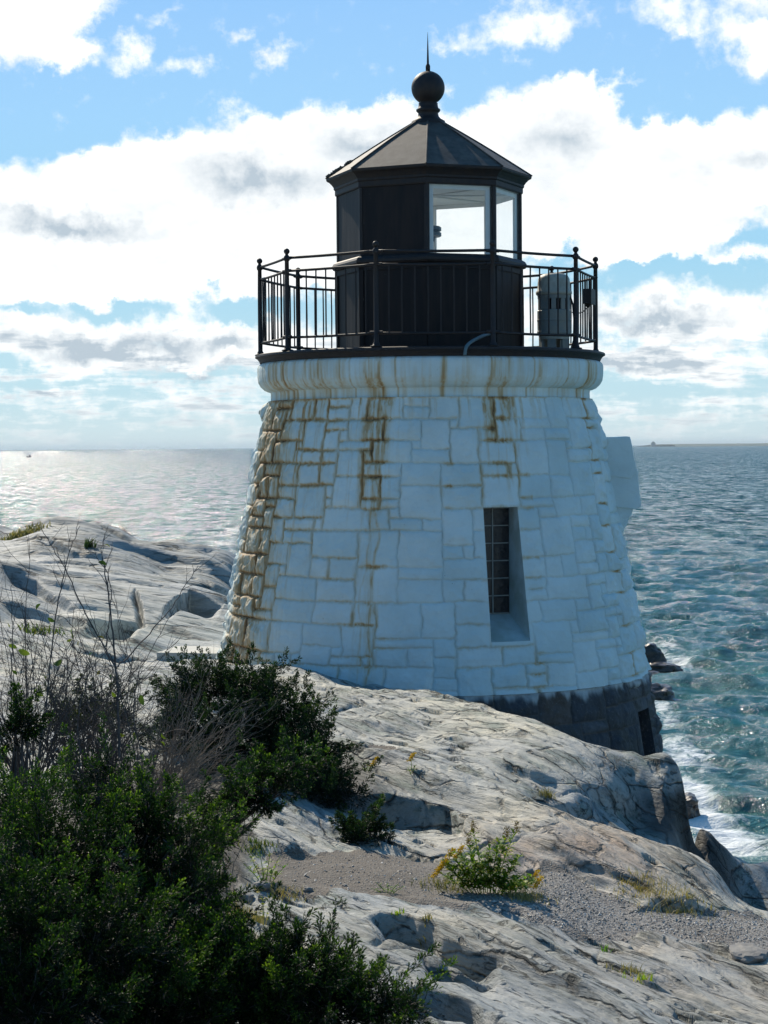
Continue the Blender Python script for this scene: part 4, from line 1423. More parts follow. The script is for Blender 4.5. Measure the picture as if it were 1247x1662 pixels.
def slab(poly, y0, y1, name, jitter=0.0, seed=0):
    """extrude an (x, z) pixel polygon along y, with worn, subdivided faces"""
    bm = __import__('bmesh').new()
    import bmesh
    vs0 = [bm.verts.new(((x - 699) * S + AX, AY + y0, zz(725 - v))) for x, v in poly]
    vs1 = [bm.verts.new(((x - 699) * S + AX, AY + y1, zz(725 - v))) for x, v in poly]
    n = len(poly)
    bm.faces.new(vs0); bm.faces.new(vs1[::-1])
    for a in range(n): bm.faces.new((vs0[(a + 1) % n], vs0[a], vs1[a], vs1[(a + 1) % n]))
    bmesh.ops.recalc_face_normals(bm, faces=bm.faces)
    bmesh.ops.bevel(bm, geom=bm.edges[:], offset=0.018, segments=2, affect='EDGES', profile=0.6)
    bmesh.ops.triangulate(bm, faces=bm.faces)
    for _ in range(4):
        bmesh.ops.subdivide_edges(bm, edges=[e for e in bm.edges if e.calc_length() > 0.05], cuts=1, use_grid_fill=False)
    bmesh.ops.triangulate(bm, faces=bm.faces)
    bm.normal_update()
    co = np.array([v.co for v in bm.verts]); no = np.array([v.normal for v in bm.verts])
    d = 0.009 * fbm(co[:, 0] * 5, co[:, 1] * 5, co[:, 2] * 5, o=4, seed=seed) + jitter * fbm(co[:, 0] * 7, co[:, 1] * 7, co[:, 2] * 7, o=3, seed=seed + 9)
    co += no * d[:, None]
    f3 = np.array([[v.index for v in f.verts] for f in bm.faces])
    x_ = (co[:, 0] - AX) / S + 699
    st = np.clip(1 - (x_ - x_.min()) / 9, 0, 1) * 0.65 * (1 if jitter == 0 else 0.3)
    bm.free()
    npmesh(name, co - np.array([AX, AY, zz(-600)]), f3, M_paint, hood, False, dict(stain=st, joint=st * 0, block=st * 0 + .4))


slab([(972, 713), (1018, 711.5), (1029, 768), (1019, 779), (990, 776), (972, 778)], -0.32, 0.55, 'hood_stone', 0, 1)
slab([(976, 773), (991, 772), (1018, 774), (1029.5, 763), (1036, 824), (1027, 828), (1000, 826), (978, 820)], -0.31, 0.55, 'hood_stone', 0, 2)
slab([(980, 816), (1000, 820), (1027, 822), (1014, 852), (1009, 861), (1001, 862), (990, 840)], -0.27, 0.5, 'corbel', 0.012, 3)

# beacon inside the lantern
bc = empty('beacon', (AX, AY, zz(290)), 'small grey marine beacon lamp on thin rods seen through the lantern glass', 'beacon')
M_bcn = simple_mat('beacon_grey', (0.06, 0.09, 0.125, 1), 0.4)
M_met = simple_mat('beacon_rods', (0.30, 0.34, 0.36, 1), 0.35, metal=0.6)
m = MB(); m.lathe([(0.001, zz(339)), (.14, zz(338)), (.16, zz(339.5)), (.16, zz(344.5)), (.14, zz(346)), (.14, zz(347)), (.16, zz(348)), (.16, zz(353)), (.14, zz(355)), (.001, zz(355.5))], AX, AY, 32)
m.build('lamp_head', M_bcn, bc, smooth=False)
m = MB(); m.lathe([(0.001, zz(331)), (.07, zz(331)), (.075, zz(333)), (.09, zz(337.9)), (.001, zz(337.9))], AX, AY, 24)
m.build('lamp_base', M_bcn, bc)
for q in range(4):
    a = q * math.pi / 2 + .5
    m = MB(); m.tube([(AX + .10 * math.sin(a), AY + .10 * math.cos(a), zz(290.2)), (AX + .08 * math.sin(a), AY + .08 * math.cos(a), zz(334))], .006, 6)
    m.build('rod', M_met, bc)
m = MB(); m.lathe([(0.001, zz(290.2)), (.13, zz(290.2)), (.13, zz(291.5)), (.05, zz(292.5)), (.02, zz(300)), (.018, zz(331))], AX, AY, 16)
m.build('stand', M_met, bc)

# fog signal on the deck
M_cream = simple_mat('weathered_cream', (0.50, 0.49, 0.42, 1), 0.55, (0.36, 0.35, 0.29, 1), 9.0, bump=0.003, bscale=50)
M_blue = simple_mat('weathered_bluegrey', (0.22, 0.26, 0.27, 1), 0.55, (0.30, 0.30, 0.26, 1), 7.0)
HX, HY = AX + (899.5 - 697) * S, AY + 0.10
fh = empty('fog_signal', (HX, HY, zz(148.6)), 'weathered cream drum shaped fog signal standing on the gallery behind the railing', 'fog signal')
m = MB(); m.lathe([(.225, zz(244)), (.235, zz(246)), (.235, zz(249.5)), (.215, zz(251.5)), (.212, zz(262)), (.205, zz(270)), (.18, zz(275.5)), (.13, zz(278.2)), (.06, zz(279.3)), (.001, zz(279.6))], HX, HY, 40)
m.build('dome_cap', M_cream, fh, smooth=True)
m = MB(); m.lathe([(.001, zz(238)), (.212, zz(238)), (.215, zz(243.8)), (.001, zz(243.8))], HX, HY, 40); m.build('collar', M_blue, fh)
for q in range(10):
    a = q * math.pi / 5 + .1
    m = MB(); w_ = 0.030 if q % 3 else 0.055
    m.box(-w_, w_, -.012, .012, zz(220), zz(238), Matrix.Translation((HX + .195 * math.sin(a), HY + .195 * math.cos(a), 0)) @ Matrix.Rotation(-a, 4, 'Z'))
    m.build('strut', M_blue, fh)
m = MB(); m.lathe([(.001, zz(220)), (.12, zz(220)), (.12, zz(226)), (.10, zz(238)), (.001, zz(238))], HX, HY, 20); m.build('horn_core', M_iron, fh)
m = MB(); m.lathe([(.001, zz(219.8)), (.205, zz(219.8)), (.218, zz(218)), (.218, zz(205)), (.222, zz(204)), (.222, zz(202)), (.218, zz(201)), (.216, zz(186)), (.222, zz(185)), (.222, zz(181)), (.205, zz(179)), (.001, zz(179))], HX, HY, 40)
m.build('drum', M_blue, fh, smooth=False)
m = MB(); m.lathe([(.001, zz(178.8)), (.20, zz(178.8)), (.20, zz(172)), (.001, zz(172))], HX, HY, 40); m.build('base_ring', M_cream, fh)
for q in range(6):
    a = q * math.pi / 3 + .25
    m = MB(); m.box(-.055, .055, -.02, .02, zz(148.7), zz(171.8), Matrix.Translation((HX + .17 * math.sin(a), HY + .17 * math.cos(a), 0)) @ Matrix.Rotation(-a, 4, 'Z'))
    m.build('foot', M_blue, fh)
m = MB(); m.tube([(HX + .21, HY - .05, zz(240)), (HX + .24, HY - .06, zz(228)), (HX + .255, HY - .07, zz(205)), (HX + .25, HY - .07, zz(170)), (HX + .2, HY - .06, zz(150))], .013, 8)
m.build('conduit', M_iron, fh)

# junction box and cable on the railing
JX, JY = rp(rad(74), 262)
jb = empty('junction_box', (JX, JY, zz(222)), 'small black junction box clamped inside the right side of the gallery railing', 'box')
m = MB(); Mx = Matrix.Translation((JX, JY, 0)) @ Matrix.Rotation(rad(74), 4, 'Z')
m.box(-.15, .15, -.05, .05, zz(223), zz(246), Mx); m.build('case', M_iron, jb)
m = MB(); m.box(-.155, .155, -.062, -.052, zz(222.5), zz(246.5), Mx); m.build('lid', M_iron, jb)
m = MB(); m.box(-.03, .03, -.03, .03, zz(219), zz(222.9), Mx); m.build('cable_gland', M_iron, jb)
m = MB()
pts = [(JX, JY, zz(219)), (JX - .08, JY - .05, zz(210)), (JX - .2, JY - .08, zz(206)), (HX + .28, HY - .08, zz(209)), (HX + .23, HY - .06, zz(216))]
m.tube(pts, .007, 6)
cb = m.build('cable', M_iron, jb)

# hose draped over the deck edge
m = MB()
th0 = rad(10.5)
pt = [(AX + .13 * 1 + 282.5 * S * math.sin(th0) - .13, AY - 283.5 * S * math.cos(th0), zz(132))]
hx = AX + (748 - 698.8) / 1.09 * S
yF = AY - math.sqrt((283.5 * S) ** 2 - (hx - AX) ** 2)
ctrl = [(hx, yF - .005, zz(134)), (hx + .01, yF - .012, zz(146)), (hx + .06, yF + .08, zz(153)), (hx + .15, yF + .25, zz(160)), (hx + .26, yF + .45, zz(167)), (hx + .37, yF + .70, zz(172))]
cc = np.array(ctrl)
tt_ = np.linspace(0, 1, 30)
cs = np.stack([np.interp(tt_, np.linspace(0, 1, len(cc)), cc[:, q]) for q in range(3)], -1)
for _ in range(6): cs[1:-1] = (cs[:-2] + cs[1:-1] * 2 + cs[2:]) / 4
m.tube(cs, .021, 10)
ho = m.build('hose', simple_mat('hose_grey', (0.10, 0.17, 0.20, 1), 0.5), None, smooth=True)
tag(ho, 'short blue grey hose hanging over the black gallery edge below the lantern', 'hose')

# concrete apron at the tower's left foot
p = P(338, 1044, 26.0)
m = MB(); gz = P(330, 1056, 25.8).z
bmx = Matrix.Translation((P(355, 1040, 26.4).x, 26.4, gz)) @ Matrix.Rotation(rad(-12), 4, 'Z')
m.box(-.62, .9, -.75, .75, -.6, -.02, bmx)
ap = m.build('concrete_pad', M_conc, None); tag(ap, 'pale concrete slab on the rock at the left foot of the lighthouse', 'slab')

# ------------------------------------------------------------------ sea rocks
M_wetrock = simple_mat('wet_weedy_rock', (0.035, 0.026, 0.020, 1), 0.35, (0.075, 0.05, 0.035, 1), 2.5, bump=0.03, bscale=9)


def rock(name, c, size, seed, mat, label, cat='rock', group=None, rot=0.0, sub_=4):
    import bmesh
    bm = bmesh.new()
    bmesh.ops.create_icosphere(bm, subdivisions=sub_, radius=1.0)
    co = np.array([v.co for v in bm.verts])
    f3 = np.array([[v.index for v in f.verts] for f in bm.faces])
    bm.free()
    d = 1 + 0.30 * fbm(co[:, 0] * 1.3, co[:, 1] * 1.3, co[:, 2] * 1.3, o=4, seed=seed) - 0.10 * np.abs(fbm(co[:, 0] * 4, co[:, 1] * 4, co[:, 2] * 4, o=3, seed=seed + 1))
    co = co * d[:, None]
    co = np.sign(co) * np.abs(co) ** 0.85 * np.array(size)
    cr, sr = math.cos(rot), math.sin(rot)
    co = co @ np.array([[cr, sr, 0], [-sr, cr, 0], [0, 0, 1]])
    o = npmesh(name, co, f3, mat, None, False)
    o.location = c
    return tag(o, label, cat, group)


def sea_pt(u, v, z=0.0):
    c = P(u, v, 100); k = (EYE - z) / (EYE - c.z)
    return Vector((c.x * k, 100 * k, z))


rock('sea_rock', sea_pt(1046, 1083), (0.95, 0.9, 0.95), 1, M_wetrock, 'dark weedy sea rock beside the tower, tallest of those in the surf')
rock('sea_rock', sea_pt(1070, 1089), (0.95, 0.7, 0.36), 2, M_wetrock, 'long low dark rock awash in foam right of the tower')
rock('sea_rock', sea_pt(1050, 1098), (0.55, 0.6, 0.22), 3, M_wetrock, 'flat dark rock scrap just below the long low surf rock')
rock('sea_rock', sea_pt(1062, 1131), (0.75, 0.9, 0.50), 4, M_wetrock, 'dark pointed rock in the surf halfway down the granite foot')
rock('sea_rock', sea_pt(1104, 1312, 0.1), (0.50, 0.7, 0.42), 5, M_wetrock, 'brown seaweed covered rock in white surf behind the cliff end')

# fishing boat on the horizon, left
bt = sea_pt(48, 735.0); kb = 2300.0 / bt.y
bx, by = (48 - 623.5) / F * 2300, 2300.0
boat = empty('fishing_boat', (bx, by, 0), 'tiny dark fishing boat on the horizon at far left', 'boat')
M_hull = simple_mat('hull_paint', (0.05, 0.07, 0.10, 1), 0.4)
M_cabin = simple_mat('cabin_paint', (0.25, 0.32, 0.38, 1), 0.4)
m = MB()
L_, Wd = 2.9, 1.1
st_ = [(-L_, .75, 1.1), (-L_ * .6, 1.0, 1.0), (0, 1.1, 1.0), (L_ * .6, .8, 1.4), (L_, .05, 2.0)]
v = []
for x, w_, h_ in st_:
    v += [(bx + x, by - w_ * Wd, h_), (bx + x * .92, by - w_ * Wd * .6, -.3), (bx + x * .92, by + w_ * Wd * .6, -.3), (bx + x, by + w_ * Wd, h_)]
f = []
for k in range(4):
    a = 4 * k; b = a + 4
    f += [(a, b, b + 1, a + 1), (a + 1, b + 1, b + 2, a + 2), (a + 2, b + 2, b + 3, a + 3), (a + 3, b + 3, b, a)]
f += [(0, 1, 2, 3)]
m.add(v, f); m.build('hull', M_hull, boat)
m = MB(); m.box(bx + .2, bx + 2.0, by - .8, by + .8, 1.0, 2.9); m.box(bx + .0, bx + 2.1, by - .9, by + .9, 2.9, 3.02); m.build('wheelhouse', M_cabin, boat)
m = MB(); m.tube([(bx, by, 1), (bx, by, 6.0)], .09, 6); m.tube([(bx, by, 5.6), (bx - 2.4, by, 3.4)], .06, 6); m.tube([(bx, by, 5.6), (bx + .9, by, 3.0)], .04, 6); m.build('mast', M_cabin, boat)

# far low shore on the right
m, t, b = material('far_shore')
t.put(b.inputs['Base Color'], t.mix(t.map(t.noise(t.coord(), 0.01, 4), .4, .6), (0.06, 0.10, 0.07, 1), (0.12, 0.13, 0.10, 1)))
b.inputs['Roughness'].default_value = 0.9
M_shore = m
n_ = 260
dsh = 9000.0
us = np.linspace(1098, 2100, n_)
x = (us - 623.5) / F * dsh
hgt = -3 + 5 * sstep(1100, 1200, us) + 2.5 * np.clip(fbm(us * .03, us * 0, o=4, seed=3), -1, 1) + 1.5 * fbm(us * .3, us * 0, o=3, seed=5)
hgt = np.maximum(hgt, 3) * sstep(1095, 1110, us) + 9.3
rows = []
for k, (dy, hf) in enumerate([(0, -.2), (30, .55), (120, .9), (400, 1.0), (900, .9), (1500, -.1)]):
    rows.append(np.stack([x, dsh + dy + x * 0, hgt * hf], -1))
V = np.concatenate(rows); i = np.arange(5)[:, None] * n_; j = np.arange(n_ - 1)[None]
Fq = np.stack([i + j, i + j + 1, i + n_ + j + 1, i + n_ + j], -1).reshape(-1, 4)
o = npmesh('headland', V, Fq, M_shore, None, True); tag(o, kind='structure')
# a mansion-like building standing alone on the horizon left of it
bx, by = (1061 - 623.5) / F * 9000, 9000.0
hs = empty('distant_building', (bx, by, 0), 'tiny hazy building on the horizon right of the tower, alone before the headland', 'building')
M_far = simple_mat('far_wall', (0.22, 0.26, 0.28, 1), 0.8)
m = MB(); m.box(bx - 10, bx + 10, by - 8, by + 8, 0, 16); m.box(bx - 3, bx + 3, by - 4, by + 4, 16, 24); m.build('wall', M_far, hs)
m = MB(); v = [(bx - 9.5, by - 9, 16.1), (bx + 9.5, by - 9, 16.1), (bx + 9.5, by + 9, 16.1), (bx - 9.5, by + 9, 16.1), (bx - 5, by, 22), (bx + 5, by, 22)]
m.add(v, [(0, 1, 5, 4), (2, 3, 4, 5)], [(1, 2, 5), (3, 0, 4)]); m.build('roof', M_shore, hs)

# ------------------------------------------------------------------ vegetation


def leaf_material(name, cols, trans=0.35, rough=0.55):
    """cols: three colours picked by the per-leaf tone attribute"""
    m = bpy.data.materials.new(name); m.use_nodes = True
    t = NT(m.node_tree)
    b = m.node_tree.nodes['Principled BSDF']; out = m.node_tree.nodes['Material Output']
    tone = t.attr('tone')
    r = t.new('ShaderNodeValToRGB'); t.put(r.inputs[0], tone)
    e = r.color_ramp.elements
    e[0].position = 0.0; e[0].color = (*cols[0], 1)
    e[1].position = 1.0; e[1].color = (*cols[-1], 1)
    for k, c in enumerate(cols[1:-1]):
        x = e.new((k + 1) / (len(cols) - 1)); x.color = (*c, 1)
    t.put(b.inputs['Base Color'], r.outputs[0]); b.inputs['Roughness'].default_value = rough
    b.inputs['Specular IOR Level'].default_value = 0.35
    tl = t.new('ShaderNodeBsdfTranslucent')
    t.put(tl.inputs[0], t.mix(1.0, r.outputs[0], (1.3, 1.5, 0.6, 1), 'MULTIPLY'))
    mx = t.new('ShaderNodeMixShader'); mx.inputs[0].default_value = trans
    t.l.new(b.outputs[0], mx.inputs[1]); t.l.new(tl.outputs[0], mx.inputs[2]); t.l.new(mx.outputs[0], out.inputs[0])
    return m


M_jun = leaf_material('juniper_needles', [(0.004, 0.010, 0.005), (0.009, 0.024, 0.007), (0.036, 0.090, 0.012), (0.26, 0.36, 0.035)], 0.36)
M_jun2 = leaf_material('juniper_needles_far', [(0.005, 0.013, 0.007), (0.010, 0.027, 0.009), (0.026, 0.062, 0.012), (0.13, 0.20, 0.03)], 0.25)
M_herb = leaf_material('herb_leaf', [(0.04, 0.10, 0.015), (0.09, 0.20, 0.02), (0.24, 0.34, 0.03), (0.45, 0.38, 0.05)], 0.5)
M_shrub = leaf_material('shrub_leaf', [(0.03, 0.055, 0.015), (0.06, 0.10, 0.02), (0.13, 0.17, 0.03), (0.22, 0.17, 0.04)], 0.35)
M_straw = leaf_material('straw', [(0.08, 0.10, 0.03), (0.22, 0.19, 0.07), (0.40, 0.31, 0.14), (0.50, 0.36, 0.12)], 0.25)
M_yel = leaf_material('yellow_floret', [(0.35, 0.17, 0.01), (0.65, 0.40, 0.02), (0.75, 0.52, 0.03)], 0.2)
M_seed = leaf_material('seed_head', [(0.10, 0.06, 0.03), (0.24, 0.15, 0.05), (0.38, 0.28, 0.08)], 0.15)
M_bark = simple_mat('twig_bark', (0.065, 0.052, 0.045, 1), 0.8, (0.12, 0.10, 0.088, 1), 30.0)
M_pale = simple_mat('dead_twig', (0.15, 0.115, 0.085, 1), 0.7, (0.28, 0.23, 0.18, 1), 20.0)
M_jbark = simple_mat('juniper_bark', (0.06, 0.045, 0.035, 1), 0.85, (0.12, 0.095, 0.08, 1), 16.0)


def unit(v):
    return v / (np.linalg.norm(v, axis=-1, keepdims=True) + 1e-9)


def leaves(base, direc, nrm, L, W, fold=0.0):
    """diamond leaves: base (n,3), direc, nrm unit, L, W (n,) -> verts, quads"""
    side = unit(np.cross(direc, nrm))
    mid = base + direc * (L * 0.42)[:, None]
    v = np.stack([base, mid + side * (W / 2)[:, None], base + direc * L[:, None], mid - side * (W / 2)[:, None]], 1).reshape(-1, 3)
    n = len(base)
    return v, (np.arange(n)[:, None] * 4 + np.arange(4)[None])


def juniper_foliage(blobs, n, L, m, lL, lW, seed, up=0.55, inner=0.35):
    rs = np.random.RandomState(seed)
    C = np.array([b[0] for b in blobs]); Rr = np.array([b[1] for b in blobs])
    wgt = (Rr.prod(1)) ** (2 / 3); wgt /= wgt.sum()
    per = 15
    nin = int(n * inner); nsp = max(6, (n - nin) // per)
    # inner growth, interior shade painted in as a dark leaf tone
    k = rs.choice(len(blobs), nin, p=wgt)
    d = unit(rs.randn(nin, 3))
    p_in = C[k] + d * Rr[k] * rs.uniform(0.15, 0.72, nin)[:, None]
    sd_in = unit(d + rs.randn(nin, 3) * .5 + [0, 0, .3])
    # plumes: long sprays, each made of many shoots
    k = rs.choice(len(blobs), nsp, p=wgt)
    d = unit(rs.randn(nsp, 3) + np.array([0, -0.30, 0.35]))
    rr_ = rs.uniform(0.50, 0.88, nsp) * (1 + 0.22 * rs.randn(nsp).clip(-1.5, 1.5))
    b0 = C[k] + d * Rr[k] * rr_[:, None]
    pd = unit(unit(d * Rr[k]) * 0.8 + np.array([0, 0, up * 0.8]) + rs.randn(nsp, 3) * 0.35)
    Lp = L * rs.uniform(1.2, 2.9, nsp)
    tq = np.tile(np.linspace(0, 1, per), (nsp, 1))
    sp1 = unit(np.cross(pd, rs.randn(nsp, 3))); sp2 = np.cross(pd, sp1)
    aq = rs.rand(nsp, per) * 6.28
    rq = (np.cos(aq)[..., None] * sp1[:, None] + np.sin(aq)[..., None] * sp2[:, None])
    pq = b0[:, None] + pd[:, None] * (Lp[:, None] * tq)[..., None] + rq * (L * 0.30 * (1 - 0.7 * tq) * rs.rand(nsp, per))[..., None] + np.array([0, 0, 1.0]) * (0.12 * Lp[:, None] * tq ** 2)[..., None]
    sq = unit(pd[:, None] * 0.9 + rq * (0.65 * (1 - 0.5 * tq))[..., None] + rs.randn(nsp, per, 3) * .2)
    stone = rs.beta(1.0, 2.6, nsp)
    p = np.concatenate([p_in, pq.reshape(-1, 3)]); sd = np.concatenate([sd_in, sq.reshape(-1, 3)])
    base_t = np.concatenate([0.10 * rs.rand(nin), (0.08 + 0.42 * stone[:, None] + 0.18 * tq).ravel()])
    n = len(p)
    Ls = np.concatenate([L * rs.uniform(.5, 1.1, nin), (L * rs.uniform(0.35, 0.75, (nsp, per)) * (1 - 0.35 * tq)).ravel()])
    # curve: tips bend up a little
    tt = (np.arange(m) + 0.5) / m
    # sub-branchlets: each shoot carries side sprays
    ns = 5
    ax1 = unit(np.cross(sd, rs.randn(n, 3)))
    ax2 = np.cross(sd, ax1)
    bs, ds_, ls, tn, tp = [], [], [], [], []
    for s_ in range(ns):
        f = 0.15 + 0.75 * s_ / ns
        a = s_ * 2.4 + rs.rand(n) * 1.0
        sdir = unit(sd * 0.9 + (np.cos(a)[:, None] * ax1 + np.sin(a)[:, None] * ax2) * 0.75)
        if s_ == ns - 1: sdir = sd
        p0 = p + sd * (Ls * f)[:, None]
        l1 = Ls * (0.55 * (1 - f) + 0.28)
        q = p0[:, None, :] + sdir[:, None, :] * (l1[:, None, None] * tt[None, :, None])
        ang = rs.rand(n, m) * 6.28
        u1 = unit(np.cross(sdir, rs.randn(n, 3))); u2 = np.cross(sdir, u1)
        ld = unit(sdir[:, None, :] * 0.95 + (np.cos(ang)[..., None] * u1[:, None, :] + np.sin(ang)[..., None] * u2[:, None, :]) * 0.38)
        bs.append(q.reshape(-1, 3)); ds_.append(ld.reshape(-1, 3))
        ls.append(np.repeat(1 - 0.45 * tt[None], n, 0).ravel())
        tone = (base_t + 0.10 * rs.rand(n) + (rs.rand(n) < 0.05) * 0.25)[:, None] + 0.55 * (tt[None] * (f + .2)) ** 1.6 * (base_t > 0.11)[:, None]  # sunlit tips and scattered highlights painted in as lighter leaf tones
        tn.append(tone.ravel())
    B = np.concatenate(bs); Dd = np.concatenate(ds_); LL = np.concatenate(ls); T = np.concatenate(tn)
    N = len(B)
    nr = unit(rs.randn(N, 3))
    LL = LL * lL * rs.uniform(0.7, 1.2, N)
    v, f = leaves(B, Dd, nr, LL, np.full(N, lW) * rs.uniform(0.7, 1.2, N))
    return v, f, np.repeat(np.clip(T, 0, 1), 4), (p, sd, Ls)


def blob(u, v, d, ru, rv, depth=None):
    c = P(u, v, d); k = d / F
    return (np.array(c), np.array([ru * k, (depth if depth else (ru + rv) / 2) * k, rv * k]))


def juniper(name, spec, n, L, m, lL, lW, seed, root, label, mat, cat='juniper', up=0.55, group=None, branches=26, br=0.010):
    base = np.array(root)
    e = empty(name, tuple(base), label, cat, group)
    bl = [blob(*q) for q in spec]
    v, f, t_, (p, sd, Ls) = juniper_foliage(bl, n, L, m, lL, lW, seed, up)
    npmesh('foliage', v - base, f, mat, e, False, dict(tone=t_))
    rs = np.random.RandomState(seed + 1)
    mb = MB()
    for q in range(branches):
        c, r = bl[rs.randint(len(bl))]
        end = c + unit(rs.randn(3)) * r * 0.7
        b0 = base + rs.randn(3) * np.array([.06, .06, 0]) + np.array([0, 0, -0.05])
        midp = (b0 + end) / 2 + rs.randn(3) * np.linalg.norm(end - b0) * 0.10 + np.array([0, 0, -0.04])
        ts = np.linspace(0, 1, 9)[:, None]
        pts = (1 - ts) ** 2 * b0 + 2 * ts * (1 - ts) * midp + ts ** 2 * end
        mb.tube(pts, np.linspace(br * 1.6, br * 0.35, 9), 5)
    # shoot stems
    for q in range(0, len(p), 4):
        mb.tube([p[q] - sd[q] * Ls[q] * 0.3, p[q] + sd[q] * Ls[q] * 0.85], [0.0022, 0.001], 3, cap=False)
    mb.v = [np.vstack(mb.v) - base]
    npmesh('branches', mb.v[0], ([np.vstack(mb.f4)] if mb.f4 else []) + ([np.vstack(mb.f3)] if mb.f3 else []), M_jbark, e, False)
    return e


def ground(u, v, lo=5.0):
    return hit(u, v, zfull, d0=lo)


def gz(x, y):
    return float(zfull(np.array([x]), np.array([y]))[0])


def at(u, d):
    p = P(u, 900, d)
    return (p.x, d, gz(p.x, d))


# the big foreground juniper
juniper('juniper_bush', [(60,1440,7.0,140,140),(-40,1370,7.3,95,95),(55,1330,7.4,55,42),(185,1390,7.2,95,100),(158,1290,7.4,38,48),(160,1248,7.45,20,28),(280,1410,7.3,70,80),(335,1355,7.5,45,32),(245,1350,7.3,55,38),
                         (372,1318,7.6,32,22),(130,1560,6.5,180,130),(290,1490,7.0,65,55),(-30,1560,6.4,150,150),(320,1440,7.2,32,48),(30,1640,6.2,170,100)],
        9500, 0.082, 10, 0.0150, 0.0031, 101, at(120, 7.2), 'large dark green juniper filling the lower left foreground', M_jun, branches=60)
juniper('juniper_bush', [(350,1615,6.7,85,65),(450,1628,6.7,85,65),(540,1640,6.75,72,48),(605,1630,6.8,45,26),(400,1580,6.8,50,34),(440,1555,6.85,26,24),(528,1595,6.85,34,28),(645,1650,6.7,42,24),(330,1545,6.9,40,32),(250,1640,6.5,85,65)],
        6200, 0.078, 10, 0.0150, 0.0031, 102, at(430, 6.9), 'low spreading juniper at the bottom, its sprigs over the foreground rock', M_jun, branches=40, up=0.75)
juniper('juniper_bush', [(45,1178,8.2,24,15),(25,1190,8.2,20,14),(62,1170,8.2,12,9)], 220, 0.060, 9, 0.0160, 0.0045, 103, at(45, 8.2), 'small tuft of juniper held above the twigs at the left edge', M_jun, branches=8)
# one long branch reaching right, made of its own sprays
juniper('juniper_branch', [(392,1298,7.7,32,18),(425,1272,7.8,28,14),(455,1254,7.85,22,8),(474,1245,7.9,10,4),(418,1306,7.7,22,8),(450,1288,7.8,10,5)], 760, 0.066, 9, 0.0150, 0.0033, 104, tuple(P(250, 1400, 7.5)),
        'juniper branch with light green tips reaching right before the dark hollow', M_jun, branches=10, up=0.25)
# bush on the ledge before the tower
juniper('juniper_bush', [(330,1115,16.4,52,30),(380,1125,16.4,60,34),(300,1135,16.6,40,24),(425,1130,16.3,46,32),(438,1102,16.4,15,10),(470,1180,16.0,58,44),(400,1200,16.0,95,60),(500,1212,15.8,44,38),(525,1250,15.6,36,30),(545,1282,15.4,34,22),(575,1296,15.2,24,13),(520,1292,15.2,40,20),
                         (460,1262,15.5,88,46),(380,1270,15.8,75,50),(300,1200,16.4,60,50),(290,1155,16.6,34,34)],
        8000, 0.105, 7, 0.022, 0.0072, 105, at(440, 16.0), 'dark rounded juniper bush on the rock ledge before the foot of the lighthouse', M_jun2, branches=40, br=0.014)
juniper('juniper_bush', [(135,1165,12.5,36,22),(165,1148,12.6,24,16),(110,1180,12.5,22,14),(190,1170,12.4,26,17)], 520, 0.08, 7, 0.022, 0.0065, 106, at(140, 12.5),
        'small olive juniper half hidden by bare twigs at left', leaf_material('olive_needles', [(0.03, 0.04, 0.015), (0.06, 0.075, 0.02), (0.10, 0.10, 0.035)], 0.25), branches=14)
juniper('low_shrub', [(590,1356,14.3,30,13),(600,1343,14.3,12,12),(575,1366,14.2,20,8),(622,1370,14.1,14,8)], 360, 0.09, 6, 0.034, 0.0075, 107, at(595, 14.3),
        'small dark tufted shrub on the shaded slab above the dirt patch', M_jun2, cat='shrub', branches=8, up=1.0)



# ---- bare twigs
def grow(mb, p, d, L, r, rs, depth, wig=0.16, side=3, spread=0.5, n=7):
    pts = [np.array(p)]; dd = np.array(d, float)
    for i in range(n):
        dd = unit(dd + rs.randn(3) * wig * np.array([1, .7, 1]) / math.sqrt(n) * 1.4)
        pts.append(pts[-1] + dd * L / n)
    pts = np.array(pts)
    mb.tube(pts, np.linspace(r, r * 0.35, n + 1), 4 if r < 0.004 else 5, cap=False)
    ends = [pts[-1]]
    if depth > 0:
        for k in range(side):
            i = rs.randint(2, n)
            q = pts[i]; t0 = unit(pts[i] - pts[i - 1])
            nd = unit(t0 + rs.randn(3) * spread * np.array([1, .7, .8]))
            ends += grow(mb, q, nd, L * rs.uniform(0.3, 0.55), r * 0.55, rs, depth - 1, wig, side, spread, n)
    return ends


def bare_shrub(name, root, stems, seed, label, mat, r=0.0035, depth=2, side=3, wig=.2, spread=.5, leafn=0, leafmat=None):
    """stems: list of (angle from vertical in the picture plane deg, lean toward camera, length)"""
    rs = np.random.RandomState(seed)
    e = empty(name, tuple(root), label, 'shrub')
    mb = MB(); ends = []
    for ang, lean, L in stems:
        a = math.radians(ang)
        d = unit(np.array([math.sin(a), lean, math.cos(a)]))
        b0 = np.array(root) + rs.randn(3) * np.array([.05, .08, .01])
        ends += grow(mb, b0, d, L, r * rs.uniform(0.8, 1.2), rs, depth, wig, side, spread)
    v = np.vstack(mb.v) - np.array(root)
    npmesh('twigs', v, [np.vstack(mb.f4)], mat, e, False)
    for k in range(leafn):
        p = ends[rs.randint(len(ends))]
        one_leaf(p, rs, e, root, leafmat or M_shrub)
    return e


